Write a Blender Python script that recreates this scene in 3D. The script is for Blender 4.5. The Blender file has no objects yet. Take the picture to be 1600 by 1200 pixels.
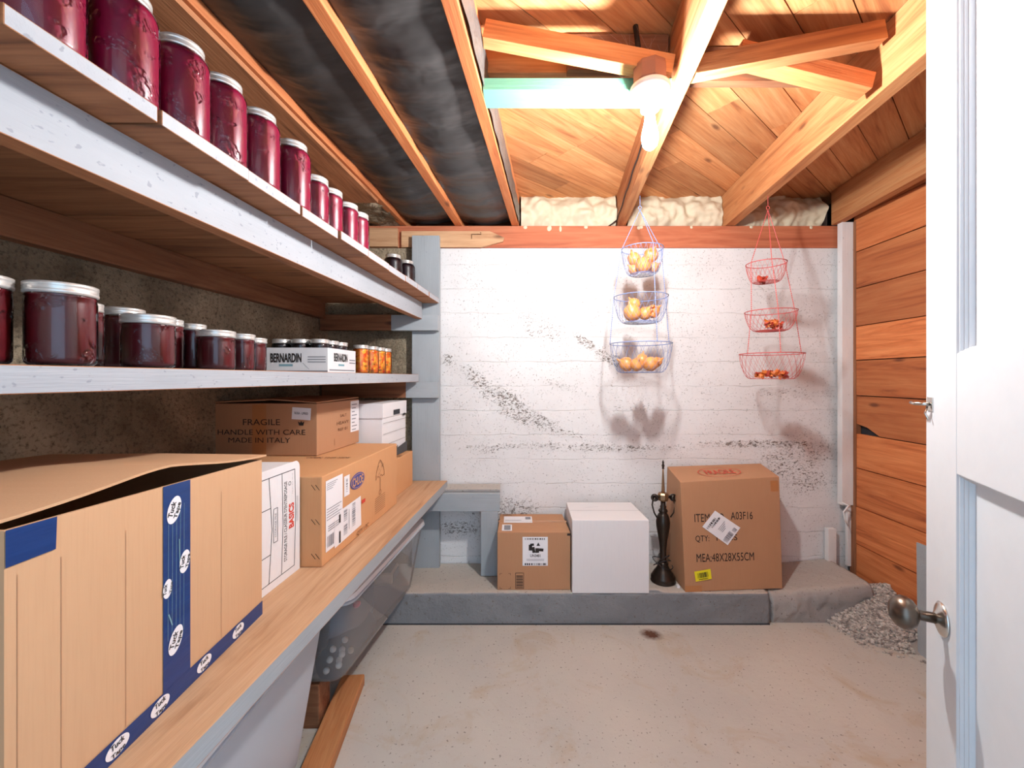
import bpy, bmesh, math, random
from mathutils import Vector, Matrix, noise
random.seed(7)
PI = math.pi
# ------------------------------------------------------------------ camera, world, exposure
F, CX, CY, EYE = 660.0, 800.0, 590.0, 1.21
sc = bpy.context.scene
col = sc.collection
cd = bpy.data.cameras.new('camera'); cam = bpy.data.objects.new('camera', cd); col.objects.link(cam)
cam.location = (0, 0, EYE); cam.rotation_euler = (PI/2, 0, 0)
cd.sensor_width = 36; cd.lens = 36*F/1600; cd.shift_y = -(600-CY)/1600; cd.clip_start = .02
sc.camera = cam
w = bpy.data.worlds.new('world'); sc.world = w; w.use_nodes = True
bg = w.node_tree.nodes['Background']; bg.inputs[0].default_value = (.48, .73, 1.0, 1); bg.inputs[1].default_value = 2.6
sc.view_settings.view_transform = 'Standard'; sc.view_settings.look = 'None'
sc.view_settings.gamma = 1; sc.view_settings.use_curve_mapping = False
sc.view_settings.exposure = 0.0
BULB_STRENGTH = 1780.0
BULB_COLOR = (.97, .98, 1.0, 1)
sc.cycles.max_bounces = 8; sc.cycles.transparent_max_bounces = 24

def P(px, py, Y): return Vector(((px-CX)*Y/F, Y, EYE-(py-CY)*Y/F))

# ------------------------------------------------------------------ materials
def lin(r, g, b):
    f = lambda c: ((c/255+.055)/1.055)**2.4 if c > 10 else c/255/12.92
    return (f(r), f(g), f(b), 1)
class NT:
    def __init__(s, name):
        s.m = bpy.data.materials.new(name); s.m.use_nodes = True
        s.t = s.m.node_tree; s.b = s.t.nodes['Principled BSDF']
    def n(s, typ, **kw):
        nd = s.t.nodes.new(typ)
        for k, v in kw.items():
            if k == 'inp':
                for a, b in v.items():
                    if isinstance(b, bpy.types.NodeSocket): s.t.links.new(b, nd.inputs[a])
                    else: nd.inputs[a].default_value = b
            else: setattr(nd, k, v)
        return nd
    def link(s, a, b): s.t.links.new(a, b)
    def math(s, op, a, b=0.0, clamp=False):
        nd = s.n('ShaderNodeMath', operation=op, use_clamp=clamp)
        for i, v in enumerate((a, b)):
            if isinstance(v, bpy.types.NodeSocket): s.link(v, nd.inputs[i])
            else: nd.inputs[i].default_value = v
        return nd.outputs[0]
    def ramp(s, fac, stops):
        nd = s.n('ShaderNodeValToRGB'); s.link(fac, nd.inputs[0]); e = nd.color_ramp.elements
        while len(e) < len(stops): e.new(.5)
        for el, (p, c) in zip(e, stops):
            el.position = p; el.color = c if len(c) == 4 else (*c, 1)
        return nd.outputs[0]
    def rgbmix(s, fac, a, b, mode='MIX'):
        nd = s.n('ShaderNodeMix', data_type='RGBA', blend_type=mode)
        for i, v in ((0, fac), (6, a), (7, b)):
            if isinstance(v, bpy.types.NodeSocket): s.link(v, nd.inputs[i])
            else: nd.inputs[i].default_value = v
        return nd.outputs[2]
    def coords(s, sc_=(1, 1, 1), jitter=True):
        tc = s.n('ShaderNodeTexCoord').outputs['Object']
        if jitter:
            oi = s.n('ShaderNodeObjectInfo').outputs['Random']
            at = s.n('ShaderNodeAttribute', attribute_name='rnd').outputs['Fac']
            j = s.math('ADD', s.math('MULTIPLY', oi, 37.0), s.math('MULTIPLY', at, 23.0))
            va = s.n('ShaderNodeVectorMath', operation='ADD'); s.link(tc, va.inputs[0]); s.link(j, va.inputs[1]); tc = va.outputs[0]
        mp = s.n('ShaderNodeMapping', inp={'Vector': tc, 'Scale': sc_})
        return mp.outputs[0]
    def noise(s, vec, scale, detail=3, rough=.55, dist=0):
        return s.n('ShaderNodeTexNoise', inp={'Vector': vec, 'Scale': scale, 'Detail': detail, 'Roughness': rough, 'Distortion': dist}).outputs['Fac']
    def bump(s, h, strength=.3, dist=.01, prev=None):
        nd = s.n('ShaderNodeBump', inp={'Height': h, 'Strength': strength, 'Distance': dist})
        if prev: s.link(prev, nd.inputs['Normal'])
        return nd.outputs[0]
    def out(s, color=None, rough=None, normal=None, **kw):
        for k, v in (('Base Color', color), ('Roughness', rough), ('Normal', normal)):
            if v is None: continue
            if isinstance(v, bpy.types.NodeSocket): s.link(v, s.b.inputs[k])
            else: s.b.inputs[k].default_value = v
        for k, v in kw.items():
            s.b.inputs[k.replace('_', ' ')].default_value = v
        return s.m
def plain(name, c, rough=.5, metal=0, **kw):
    t = NT(name); return t.out(c, rough, None, Metallic=metal, **kw)
def wood(name, ca, cb, cd_, rough=.75, var=.35, knots=True, fibre=.35):
    t = NT(name)
    v = t.coords((1.1, 14, 14)); n1 = t.noise(v, 1.6, 4, .6, 1.2)
    c = t.ramp(n1, [(.28, cd_), (.45, ca), (.7, cb)])
    v2 = t.coords((6, 150, 150)); n2 = t.noise(v2, 1.0, 3, .7)
    c = t.rgbmix(t.math('MULTIPLY', t.math('SUBTRACT', .62, n2, True), 1.6*fibre*2, True), c, cd_)
    if knots:
        v3 = t.coords((3.0, 9, 9)); vo = t.n('ShaderNodeTexVoronoi', inp={'Vector': v3, 'Scale': 1.0}).outputs['Distance']
        k = t.ramp(vo, [(.05, (1, 1, 1)), (.13, (0, 0, 0))])
        c = t.rgbmix(t.math('MULTIPLY', k, .75), c, (cd_[0]*.35, cd_[1]*.3, cd_[2]*.3, 1))
    oi = t.n('ShaderNodeObjectInfo').outputs['Random']; at = t.n('ShaderNodeAttribute', attribute_name='rnd').outputs['Fac']
    r = t.math('FRACT', t.math('ADD', t.math('MULTIPLY', oi, 7.3), t.math('MULTIPLY', at, 5.7)))
    hv = t.n('ShaderNodeHueSaturation', inp={'Color': c, 'Value': t.math('ADD', t.math('MULTIPLY', r, var), 1-var*.55)})
    return t.out(hv.outputs[0], rough, t.bump(n2, .25, .004))
def paintwood(name, c, dirt, rough=.6, amt=.25, spk=.24):
    t = NT(name)
    n2 = t.noise(t.coords((5, 120, 120)), 1.0, 3, .7); n1 = t.noise(t.coords((3, 9, 9)), 1.3, 4, .6)
    sp = t.ramp(t.noise(t.coords((60, 90, 90)), 1.0, 2, .5), [(spk, (1, 1, 1)), (spk+.05, (0, 0, 0))])
    cc = t.rgbmix(t.math('MULTIPLY', t.math('SUBTRACT', .6, n1, True), amt*3, True), c, dirt)
    cc = t.rgbmix(t.math('MULTIPLY', sp, .6), cc, dirt)
    return t.out(cc, rough, t.bump(n2, .35, .003))
WHITE = (1, 1, 1, 1)
M = {}
M['fir'] = wood('fir_wood', lin(196, 128, 76), lin(214, 156, 102), lin(154, 92, 52))
M['ceil'] = wood('subfloor_wood', lin(204, 136, 82), lin(222, 164, 110), lin(160, 96, 56), var=.5)
M['strap'] = wood('joist_wood', lin(202, 118, 66), lin(218, 140, 86), lin(164, 86, 46), fibre=.4)
M['old'] = wood('old_brown_wood', lin(140, 88, 56), lin(166, 112, 76), lin(92, 56, 36))
M['cedar'] = wood('cedar_planks', lin(192, 108, 58), lin(212, 132, 78), lin(146, 74, 38), var=.5, fibre=.25)
M['plate'] = wood('plate_wood', lin(177, 99, 66), lin(194, 119, 83), lin(151, 81, 54), var=.15, fibre=.3, knots=False)
M['ply'] = wood('bench_wood', lin(188, 148, 112), lin(198, 160, 126), lin(160, 118, 84), var=.1, fibre=.35, knots=False)
M['stake'] = wood('pale_stake_wood', lin(197, 152, 112), lin(214, 172, 132), lin(158, 107, 72), var=.2)
M['under'] = wood('shelf_underside_wood', lin(165, 108, 69), lin(185, 127, 86), lin(112, 71, 45), var=.4)
M['gpaint'] = paintwood('grey_painted_wood', lin(160, 166, 170), lin(120, 126, 130))
M['wpaint'] = paintwood('white_painted_wood', lin(164, 167, 172), lin(118, 124, 132), amt=.25, spk=.31)
M['wtrim'] = paintwood('white_trim_paint', lin(228, 226, 224), lin(170, 164, 158), amt=.15)
M['green'] = paintwood('mint_green_paint', lin(120, 190, 160), lin(96, 150, 128), amt=.1)
M['spacer'] = plain('spacer', WHITE)
# cardboard
def card(name, c, c2):
    t = NT(name)
    n = t.noise(t.coords((3, 3, 3)), 2.0, 3); fine = t.noise(t.coords((300, 300, 12)), 1, 2)
    cc = t.rgbmix(t.math('MULTIPLY', n, .5), c, c2)
    cc = t.rgbmix(t.math('MULTIPLY', t.math('SUBTRACT', fine, .45, True), .8, True), cc, c2)
    return t.out(cc, .85, t.bump(fine, .12, .002))
M['card'] = card('cardboard', lin(205, 162, 123), lin(188, 144, 106))
M['card2'] = card('cardboard_brown', lin(184, 136, 100), lin(168, 122, 88))
M['card3'] = card('cardboard_orange', lin(208, 154, 106), lin(194, 138, 92))
M['cardw'] = card('white_cardboard', lin(226, 224, 224), lin(212, 210, 212))
M['corr'] = plain('cardboard_cut_edge', lin(120, 84, 52), .9)
M['ink'] = plain('black_ink', lin(38, 30, 26), .7)
M['inkb'] = plain('brown_ink', lin(120, 78, 50), .8)
M['inkr'] = plain('red_ink', lin(206, 62, 44), .7)
M['inkbl'] = plain('blue_ink', lin(66, 74, 140), .7)
M['teal'] = plain('teal_ink', lin(120, 160, 170), .7)
M['greyink'] = plain('grey_ink', lin(130, 130, 136), .7)
M['lab'] = plain('white_label_paper', lin(232, 230, 232), .5)
M['yel'] = plain('yellow_label_paper', lin(235, 220, 30), .5)
M['bluet'] = NT('blue_tape'); _t = M['bluet']
_n = _t.noise(_t.coords((8, 8, 60)), 1, 3); M['bluet'] = _t.out(_t.rgbmix(_n, lin(14, 46, 98), lin(22, 62, 120)), .3, _t.bump(_n, .3, .004))
M['clear'] = plain('clear_tape', lin(200, 150, 110), .15)
M['tapec'] = plain('tape_brown', lin(180, 120, 74), .3)
M['blackv'] = plain('dark_grey_print', lin(70, 70, 72), .7)
# glass
def glass(name, tint=(1, 1, 1, 1), bumpy=True, haze=0.0, hazec=WHITE):
    t = NT(name); t.t.nodes.remove(t.b)
    g = t.n('ShaderNodeBsdfGlossy', inp={'Roughness': .03, 'Color': WHITE}); tr = t.n('ShaderNodeBsdfTransparent', inp={'Color': tint})
    fr = t.n('ShaderNodeFresnel', inp={'IOR': 1.36})
    if bumpy:
        v = t.coords((1, 1, 1), False)
        vo = t.n('ShaderNodeTexVoronoi', inp={'Vector': v, 'Scale': 170.0}).outputs['Distance']
        mask = t.ramp(t.noise(v, 26, 2), [(.56, (0, 0, 0)), (.62, (1, 1, 1))])
        h = t.math('MULTIPLY', vo, mask)
        b1 = t.bump(t.noise(v, 11, 1), .10, .006); b = t.bump(h, .75, .004, b1)
        t.link(b, g.inputs['Normal']); t.link(b, fr.inputs['Normal'])
    mx = t.n('ShaderNodeMixShader', inp={0: fr.outputs[0], 1: tr.outputs[0], 2: g.outputs[0]})
    o = mx.outputs[0]
    if haze:
        df = t.n('ShaderNodeBsdfDiffuse', inp={'Color': hazec})
        m2 = t.n('ShaderNodeMixShader', inp={0: haze, 1: o, 2: df.outputs[0]}); o = m2.outputs[0]
    t.link(o, t.t.nodes['Material Output'].inputs[0]); return t.m
M['glass'] = glass('jar_glass')
M['binclear'] = glass('clear_bin_plastic', (.93, .95, .97, 1), False, .18, lin(222, 220, 220))
M['binmilk'] = glass('milky_bin_plastic', (.9, .92, .95, 1), False, .72, lin(206, 212, 220))
def jam(name, a, b):
    t = NT(name); n = t.noise(t.coords((1, 1, 1)), 30, 3)
    return t.out(t.rgbmix(n, a, b), .35, None, Subsurface_Weight=0.0)
M['jamr'] = jam('crimson_jelly', lin(136, 6, 54), lin(108, 3, 40))
M['jamd'] = jam('dark_plum_jelly', lin(98, 14, 22), lin(70, 8, 18))
M['jamk'] = jam('black_grape_jelly', lin(34, 12, 20), lin(20, 8, 14))
_t = NT('pickled_peppers'); _v = _t.n('ShaderNodeTexVoronoi', inp={'Vector': _t.coords((1, 1, 1)), 'Scale': 85.0}).outputs['Color']
_sx = _t.n('ShaderNodeSeparateColor', inp={0: _v}).outputs[0]
M['peppers'] = _t.out(_t.ramp(_sx, [(0, lin(196, 96, 20)), (.35, lin(222, 140, 34)), (.6, lin(200, 52, 16)), (.8, lin(236, 176, 60)), (1, lin(120, 60, 20))]), .3)
M['lid'] = plain('silver_lid', lin(214, 210, 204), .32, .55)
M['chrome'] = plain('chrome_metal', lin(210, 206, 200), .22, 1)
M['pewter'] = plain('worn_pewter_metal', lin(112, 100, 90), .34, 1)
M['bronze'] = plain('dark_bronze', lin(66, 58, 52), .3, .8)
M['brass'] = plain('old_brass', lin(150, 118, 88), .35, .8)
M['blackc'] = plain('black_cord', lin(30, 28, 28), .5)
M['rust'] = plain('rusty_box_metal', lin(150, 104, 84), .6, .2)
M['porc'] = plain('white_porcelain', lin(236, 234, 228), .25)
M['wblue'] = plain('blue_coated_wire', lin(122, 140, 182), .45)
M['wred'] = plain('red_coated_wire', lin(190, 78, 74), .45)
_t = NT('spray_foam'); _n = _t.noise(_t.coords((1, 1, 1)), 30, 4)
M['foam'] = _t.out(_t.rgbmix(_n, lin(204, 190, 158), lin(218, 208, 184)), .8, _t.bump(_n, .3, .01))
_t = NT('black_plastic_sheet'); _n = _t.noise(_t.coords((4, 6, 5)), 2.0, 2, .5, .3); _n2 = _t.noise(_t.coords((3, 9, 6)), 2.2, 1.5, .5, .3)
M['poly'] = _t.out(_t.rgbmix(_n, lin(34, 32, 32), lin(70, 67, 66)), .46, _t.bump(_n2, .25, .02, _t.bump(_n, .35, .03)))
_t = NT('grey_plastic_sheet'); _n = _t.noise(_t.coords((2, 9, 9)), 3, 5, .6, .8)
M['polyg'] = _t.out(_t.rgbmix(_n, lin(70, 67, 65), lin(112, 108, 104)), .35, _t.bump(_n, .7, .02))
_t = NT('onion_skin'); _n = _t.noise(_t.coords((70, 70, 6)), 1, 3); _n2 = _t.noise(_t.coords((1, 1, 1)), 20, 3)
M['onion'] = _t.out(_t.rgbmix(_n2, _t.rgbmix(_n, lin(226, 150, 78), lin(196, 106, 44)), lin(222, 160, 96)), .4, _t.bump(_n, .3, .004))
M['peel'] = plain('dry_onion_peel', lin(214, 120, 54), .5)
M['peelr'] = plain('red_onion_peel', lin(178, 60, 34), .5)
M['pebble'] = plain('white_ball', lin(222, 216, 206), .4)
M['pink'] = plain('pink_plastic', lin(228, 40, 110), .3)
M['cloth'] = plain('grey_blue_fabric', lin(110, 120, 136), .9)
M['dark'] = plain('dark_item', lin(40, 42, 48), .7)
M['creamp'] = plain('cream_plastic', lin(206, 196, 182), .5)
M['solar'] = plain('dark_solar_panel', lin(84, 84, 88), .3)
_t = NT('door_white_paint'); _n = _t.noise(_t.coords((1, 1, 1), False), 25, 3)
M['door'] = _t.out(_t.rgbmix(_n, lin(226, 228, 230), lin(216, 219, 222)), .38, _t.bump(_n, .12, .004))
# concrete walls
def concrete(name, a, b, c, bs=.5, pits=True):
    t = NT(name); v = t.coords((1, 1, 1), False)
    n = t.noise(v, 3.2, 5, .62); f = t.noise(v, 90, 4, .7); g = t.noise(v, 24, 4, .6)
    cc = t.ramp(n, [(.3, a), (.52, b), (.72, c)])
    cc = t.rgbmix(t.math('MULTIPLY', t.math('SUBTRACT', .5, f, True), 4.5, True), cc, (a[0]*.45, a[1]*.45, a[2]*.45, 1))
    return t.out(cc, .9, t.bump(g, bs, .02, t.bump(f, bs, .006)))
M['conc'] = concrete('raw_concrete', lin(112, 98, 78), lin(158, 142, 118), lin(196, 178, 148), .9)
def white_wall():
    t = NT('white_painted_concrete')
    tc = t.n('ShaderNodeTexCoord').outputs['Object']
    sp = t.n('ShaderNodeSeparateXYZ', inp={0: tc}); z = sp.outputs[2]; x = sp.outputs[0]
    wob = t.noise(tc, 7, 3); zz = t.math('ADD', z, t.math('MULTIPLY', t.math('SUBTRACT', wob, .5), .03))
    fr = t.math('FRACT', t.math('DIVIDE', t.math('ADD', zz, .018), .1387))
    d = t.math('ABSOLUTE', t.math('SUBTRACT', fr, .5))
    seam = t.ramp(d, [(0.0, (1, 1, 1)), (.014, (.3, .3, .3)), (.04, (0, 0, 0))])
    br = t.ramp(t.noise(tc, 5, 4), [(.40, (0, 0, 0)), (.6, (1, 1, 1))])
    seam = t.math('MULTIPLY', seam, t.math('ADD', t.math('MULTIPLY', br, .8), .2))
    # places where the pour was coarse: (x, z, half width, half height, tilt, strength)
    spots = [(-.36, 1.31, .06, .05, -.6, .8), (-.20, 1.20, .14, .065, -.75, .85), (-.14, 1.12, .06, .06, 1.3, .9), (.0, 1.05, .22, .10, -.65, .95), (.17, .96, .20, .06, -.45, .85),
             (.34, .885, .12, .03, -.25, .7), (.16, 1.49, .2, .10, -.3, .55), (.42, 1.41, .12, .035, -.6, 1.05), (.56, 1.32, .16, .05, -.5, .9),
             (-.15, 1.72, .14, .04, -.4, .4), (.30, 1.16, .2, .03, -.3, .6), (-.13, .80, .10, .03, 0, .7), (.05, .82, .5, .02, .03, .75), (.55, .81, .6, .03, .0, .8),
             (1.6, .74, .32, .16, .3, .7), (1.45, .83, .5, .035, .0, .95), (1.68, .62, .2, .10, .2, .7), (1.6, 1.12, .3, .05, 0, .5), (-.05, .46, .3, .1, 0, .8), (-.3, .35, .2, .06, 0, .8)]
    acc = None
    for (sx, sz, a, b, th, st) in spots:
        mp = t.n('ShaderNodeMapping', vector_type='TEXTURE', inp={'Vector': tc, 'Location': (sx, 0, sz), 'Rotation': (0, -th, 0), 'Scale': (a, 50, b)})
        gr = t.n('ShaderNodeTexGradient', gradient_type='SPHERICAL', inp={0: mp.outputs[0]}).outputs['Fac']
        gr = t.math('MULTIPLY', t.math('MINIMUM', t.math('MULTIPLY', gr, 1.8), 1.0), st)
        acc = gr if acc is None else t.math('MAXIMUM', acc, gr)
    mpv = t.n('ShaderNodeMapping', inp={'Vector': tc, 'Rotation': (0, .7, 0), 'Scale': (62, 62, 105)}).outputs[0]
    fine = t.noise(mpv, 1.0, 3, .7, .6); fine2 = t.noise(tc, 140, 2, .6); mid = t.noise(tc, 20, 4, .65)
    th1 = t.math('ADD', .295, t.math('MULTIPLY', acc, .20))
    th1 = t.math('ADD', th1, t.math('MULTIPLY', seam, .06))
    pit = t.math('MULTIPLY', t.math('SUBTRACT', th1, fine), 16.0, True)
    th2 = t.math('ADD', t.math('ADD', .31, t.math('MULTIPLY', t.noise(tc, 4.5, 3), .10)), t.math('MULTIPLY', acc, .07)); pit2 = t.math('MULTIPLY', t.math('SUBTRACT', th2, fine2), 14.0, True)
    allp = t.math('MAXIMUM', pit, t.math('MULTIPLY', pit2, .6))
    base = t.rgbmix(t.ramp(t.noise(tc, 2.3, 4, .6), [(.35, (0, 0, 0)), (.7, (1, 1, 1))]), lin(224, 223, 222), lin(212, 210, 209))
    base = t.rgbmix(t.math('MULTIPLY', seam, .24), base, lin(150, 146, 140))
    base = t.rgbmix(t.math('MULTIPLY', allp, .85), base, lin(92, 80, 66))
    h = t.math('ADD', t.math('MULTIPLY', allp, -1.0), t.math('MULTIPLY', seam, -.5))
    h = t.math('ADD', h, t.math('MULTIPLY', mid, t.math('ADD', .25, t.math('MULTIPLY', acc, .8))))
    grain = t.noise(tc, 220, 2)
    return t.out(base, .75, t.bump(h, .55, .010, t.bump(grain, .12, .003)))
M['wwall'] = white_wall()
def floor_mat(name, a, b, st, bs=.25, stains=True, top_col=None):
    t = NT(name); tc = t.n('ShaderNodeTexCoord').outputs['Object']
    n = t.noise(tc, 2.0, 4, .6); f = t.noise(tc, 70, 4, .7); s1 = t.noise(tc, 4.2, 4, .7, .8); g = t.noise(tc, 14, 4)
    c = t.rgbmix(t.ramp(n, [(.35, (0, 0, 0)), (.65, (1, 1, 1))]), a, b)
    if stains:
        c = t.rgbmix(t.math('MULTIPLY', t.ramp(s1, [(.54, (0, 0, 0)), (.70, (1, 1, 1))]), .5), c, st)
        mp = t.n('ShaderNodeMapping', vector_type='TEXTURE', inp={'Vector': tc, 'Location': (.655, 1.99, 0), 'Rotation': (0, 0, -.35), 'Scale': (.06, .05, 5)})
        gr = t.n('ShaderNodeTexGradient', gradient_type='SPHERICAL', inp={0: mp.outputs[0]}).outputs['Fac']
        k = t.math('MULTIPLY', t.math('MULTIPLY', gr, t.noise(tc, 60, 3)), 3.2, True)
        c = t.rgbmix(k, c, lin(96, 62, 44))
    if top_col:   # upward faces blend to a second, beige colour
        gz = t.n('ShaderNodeSeparateXYZ', inp={0: t.n('ShaderNodeNewGeometry').outputs['Normal']}).outputs[2]
        c = t.rgbmix(t.ramp(gz, [(.7, (0, 0, 0)), (.95, (1, 1, 1))]), c, top_col)
    sp = t.ramp(t.noise(tc, 90, 2, .5), [(.30, (1, 1, 1)), (.34, (0, 0, 0))])
    c = t.rgbmix(t.math('MULTIPLY', sp, .7), c, lin(104, 94, 84))
    return t.out(c, .6, t.bump(g, bs, .01, t.bump(f, bs, .003)))
M['floor'] = floor_mat('painted_concrete_floor', lin(198, 192, 182), lin(187, 183, 176), lin(176, 152, 116))
M['ledge'] = floor_mat('grey_painted_ledge', lin(132, 134, 136), lin(118, 121, 124), lin(150, 140, 126), .9, False, lin(186, 178, 168))
M['lump'] = floor_mat('grey_rough_concrete', lin(160, 156, 152), lin(148, 144, 142), lin(140, 130, 118), .8, False, lin(178, 170, 162))
M['gravel'] = NT('gravel_stones'); _t = M['gravel']
M['gravel'] = _t.out(_t.ramp(_t.n('ShaderNodeAttribute', attribute_name='rnd').outputs['Fac'], [(0, lin(138, 130, 124)), (.5, lin(186, 178, 170)), (1, lin(222, 214, 206))]), .9)
_t = NT('bulb_glow'); _t.b.inputs['Emission Color'].default_value = BULB_COLOR; _t.b.inputs['Emission Strength'].default_value = BULB_STRENGTH
M['bulb'] = _t.out(WHITE, .3)
M['leaf'] = plain('dry_leaf', lin(178, 104, 56), .8)
M['web'] = plain('cobweb', lin(190, 160, 140), .8)

# ------------------------------------------------------------------ object helpers
W = {}
def finish(o, Mx, parent):
    col.objects.link(o)
    if parent is not None:
        o.parent = parent; o.matrix_basis = W[parent].inverted() @ Mx
    else: o.matrix_basis = Mx
    W[o] = Mx.copy()
    return o
def tag(o, label=None, cat=None, group=None, kind=None):
    if label: o['label'] = label
    if cat: o['category'] = cat
    if group: o['group'] = group
    if kind: o['kind'] = kind
    return o
def thing(name, label, cat, loc, group=None, rz=0):
    o = bpy.data.objects.new(name, None); o.empty_display_size = .05
    finish(o, Matrix.Translation(Vector(loc)) @ Matrix.Rotation(rz, 4, 'Z'), None)
    return tag(o, label, cat, group)
class MB:
    """collects geometry in world space"""
    def __init__(s): s.v = []; s.f = []; s.mi = []; s.r = []; s.smooth = []
    def add(s, vs, fs, mi=0, r=0.0, smooth=False):
        o = len(s.v); s.v += [Vector(v) for v in vs]
        for f in fs: s.f.append([i+o for i in f]); s.mi.append(mi); s.r.append(r); s.smooth.append(smooth)
    def hexa(s, c, mi=0, r=0.0, mis=None):
        # c: 8 corners, bottom 4 counter-clockwise seen from above, then top 4
        fs = [(3, 2, 1, 0), (4, 5, 6, 7), (0, 1, 5, 4), (1, 2, 6, 5), (2, 3, 7, 6), (3, 0, 4, 7)]
        o = len(s.v); s.v += [Vector(v) for v in c]
        for k, f in enumerate(fs):
            s.f.append([i+o for i in f]); s.mi.append(mis[k] if mis else mi); s.r.append(r); s.smooth.append(False)
    def box(s, x0, x1, y0, y1, z0, z1, mi=0, r=0.0):
        s.hexa([(x0, y0, z0), (x1, y0, z0), (x1, y1, z0), (x0, y1, z0), (x0, y0, z1), (x1, y0, z1), (x1, y1, z1), (x0, y1, z1)], mi, r)
    def tube(s, pts, rad, n=6, mi=0, closed=False, cap=True, smooth=True):
        pts = [Vector(p) for p in pts]; m = len(pts); rs = rad if hasattr(rad, '__len__') else [rad]*m
        vs = []; prev = None
        for i, p in enumerate(pts):
            if closed: d = pts[(i+1) % m]-pts[i-1]
            else: d = pts[min(i+1, m-1)]-pts[max(i-1, 0)]
            d.normalize()
            a = prev if prev is not None else (Vector((0, 0, 1)) if abs(d.z) < .9 else Vector((1, 0, 0)))
            a = (a-d*a.dot(d)); a.normalize(); b = d.cross(a); prev = a
            for k in range(n):
                t = 2*PI*k/n; vs.append(p+(a*math.cos(t)+b*math.sin(t))*rs[i])
        fs = []
        for i in range(m if closed else m-1):
            j = (i+1) % m
            for k in range(n): fs.append((i*n+k, i*n+(k+1) % n, j*n+(k+1) % n, j*n+k))
        if cap and not closed: fs += [tuple(range(n))[::-1], tuple((m-1)*n+k for k in range(n))]
        s.add(vs, fs, mi, smooth=smooth)
    def lathe(s, prof, c=(0, 0, 0), n=32, axis=None, mi=0, smooth=True):
        R = Vector((0, 0, 1)).rotation_difference(Vector(axis)).to_matrix() if axis is not None else Matrix.Identity(3)
        vs = []; fs = []; idx = []
        for (r, z) in prof:
            if r < 1e-6: idx.append([len(vs)]); vs.append(Vector((0, 0, z)))
            else: idx.append(list(range(len(vs), len(vs)+n))); vs += [Vector((r*math.cos(2*PI*k/n), r*math.sin(2*PI*k/n), z)) for k in range(n)]
        for a, b in zip(idx[:-1], idx[1:]):
            for k in range(n):
                q = [a[k % len(a)], a[(k+1) % len(a)], b[(k+1) % len(b)], b[k % len(b)]]; u = []
                for i in q:
                    if i not in u: u.append(i)
                if len(u) > 2: fs.append(u)
        s.add([R @ v + Vector(c) for v in vs], fs, mi, smooth=smooth)
    def sphere(s, c, r, n=12, sc_=(1, 1, 1), mi=0):
        m = n//2+1; pr = [(math.sin(PI*i/m)*r if 0 < i < m else 0, -math.cos(PI*i/m)*r) for i in range(m+1)]
        b = MB(); b.lathe(pr, n=n); s.add([Vector((v.x*sc_[0], v.y*sc_[1], v.z*sc_[2]))+Vector(c) for v in b.v], b.f, mi, smooth=True)
    def build(s, name, mats, parent=None, Mx=None, bevel=0, ang=None):
        if not isinstance(mats, (list, tuple)): mats = [mats]
        if Mx is None:
            if parent is not None and ang is None: Mx = W[parent]
            else:
                lo = Vector((min(v[i] for v in s.v) for i in range(3))); hi = Vector((max(v[i] for v in s.v) for i in range(3)))
                Mx = Matrix.Translation(((lo.x+hi.x)/2, (lo.y+hi.y)/2, lo.z)) @ Matrix.Rotation(ang or 0, 4, 'Z')
        inv = Mx.inverted(); me = bpy.data.meshes.new(name)
        me.from_pydata([inv @ v for v in s.v], [], s.f)
        for m in mats: me.materials.append(m)
        for p, k, sm in zip(me.polygons, s.mi, s.smooth): p.material_index = k; p.use_smooth = sm
        if any(s.r):
            at = me.attributes.new('rnd', 'FLOAT', 'FACE')
            for i, r in enumerate(s.r): at.data[i].value = r
        bm = bmesh.new(); bm.from_mesh(me); bmesh.ops.recalc_face_normals(bm, faces=bm.faces)
        if bevel: bmesh.ops.bevel(bm, geom=list(bm.edges), offset=bevel, segments=2, affect='EDGES', profile=.6, clamp_overlap=True)
        bm.to_mesh(me); bm.free(); me.update()
        return finish(bpy.data.objects.new(name, me), Mx, parent)
def board(name, A, B, wd, th, mats, parent=None, side=None, bevel=.0015, mi=None, ext=0):
    """a board from A to B (centres of its ends); wd along 'side', th across; local X runs along the grain"""
    A = Vector(A); B = Vector(B); x = (B-A).normalized(); sd = Vector(side or (0, 0, 1)); sd = (sd-x*sd.dot(x)).normalized(); t = x.cross(sd)
    L = (B-A).length/2; R = Matrix((x, sd, t)).transposed().to_4x4(); Mx = Matrix.Translation((A+B)/2) @ R
    b = MB(); c = [(-L, -wd/2, -th/2), (L, -wd/2, -th/2), (L, wd/2, -th/2), (-L, wd/2, -th/2), (-L, -wd/2, th/2), (L, -wd/2, th/2), (L, wd/2, th/2), (-L, wd/2, th/2)]
    b.hexa([Mx @ Vector(p) for p in c], mis=mi)
    return b.build(name, mats, parent, Mx, bevel)
def prism(poly, z0, z1):
    n = len(poly); b = MB(); vs = [(p[0], p[1], z0) for p in poly]+[(p[0], p[1], z1) for p in poly]
    b.add(vs, [tuple(range(n))[::-1], tuple(range(n, 2*n))]+[(i, (i+1) % n, (i+1) % n+n, i+n) for i in range(n)]); return b

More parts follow.
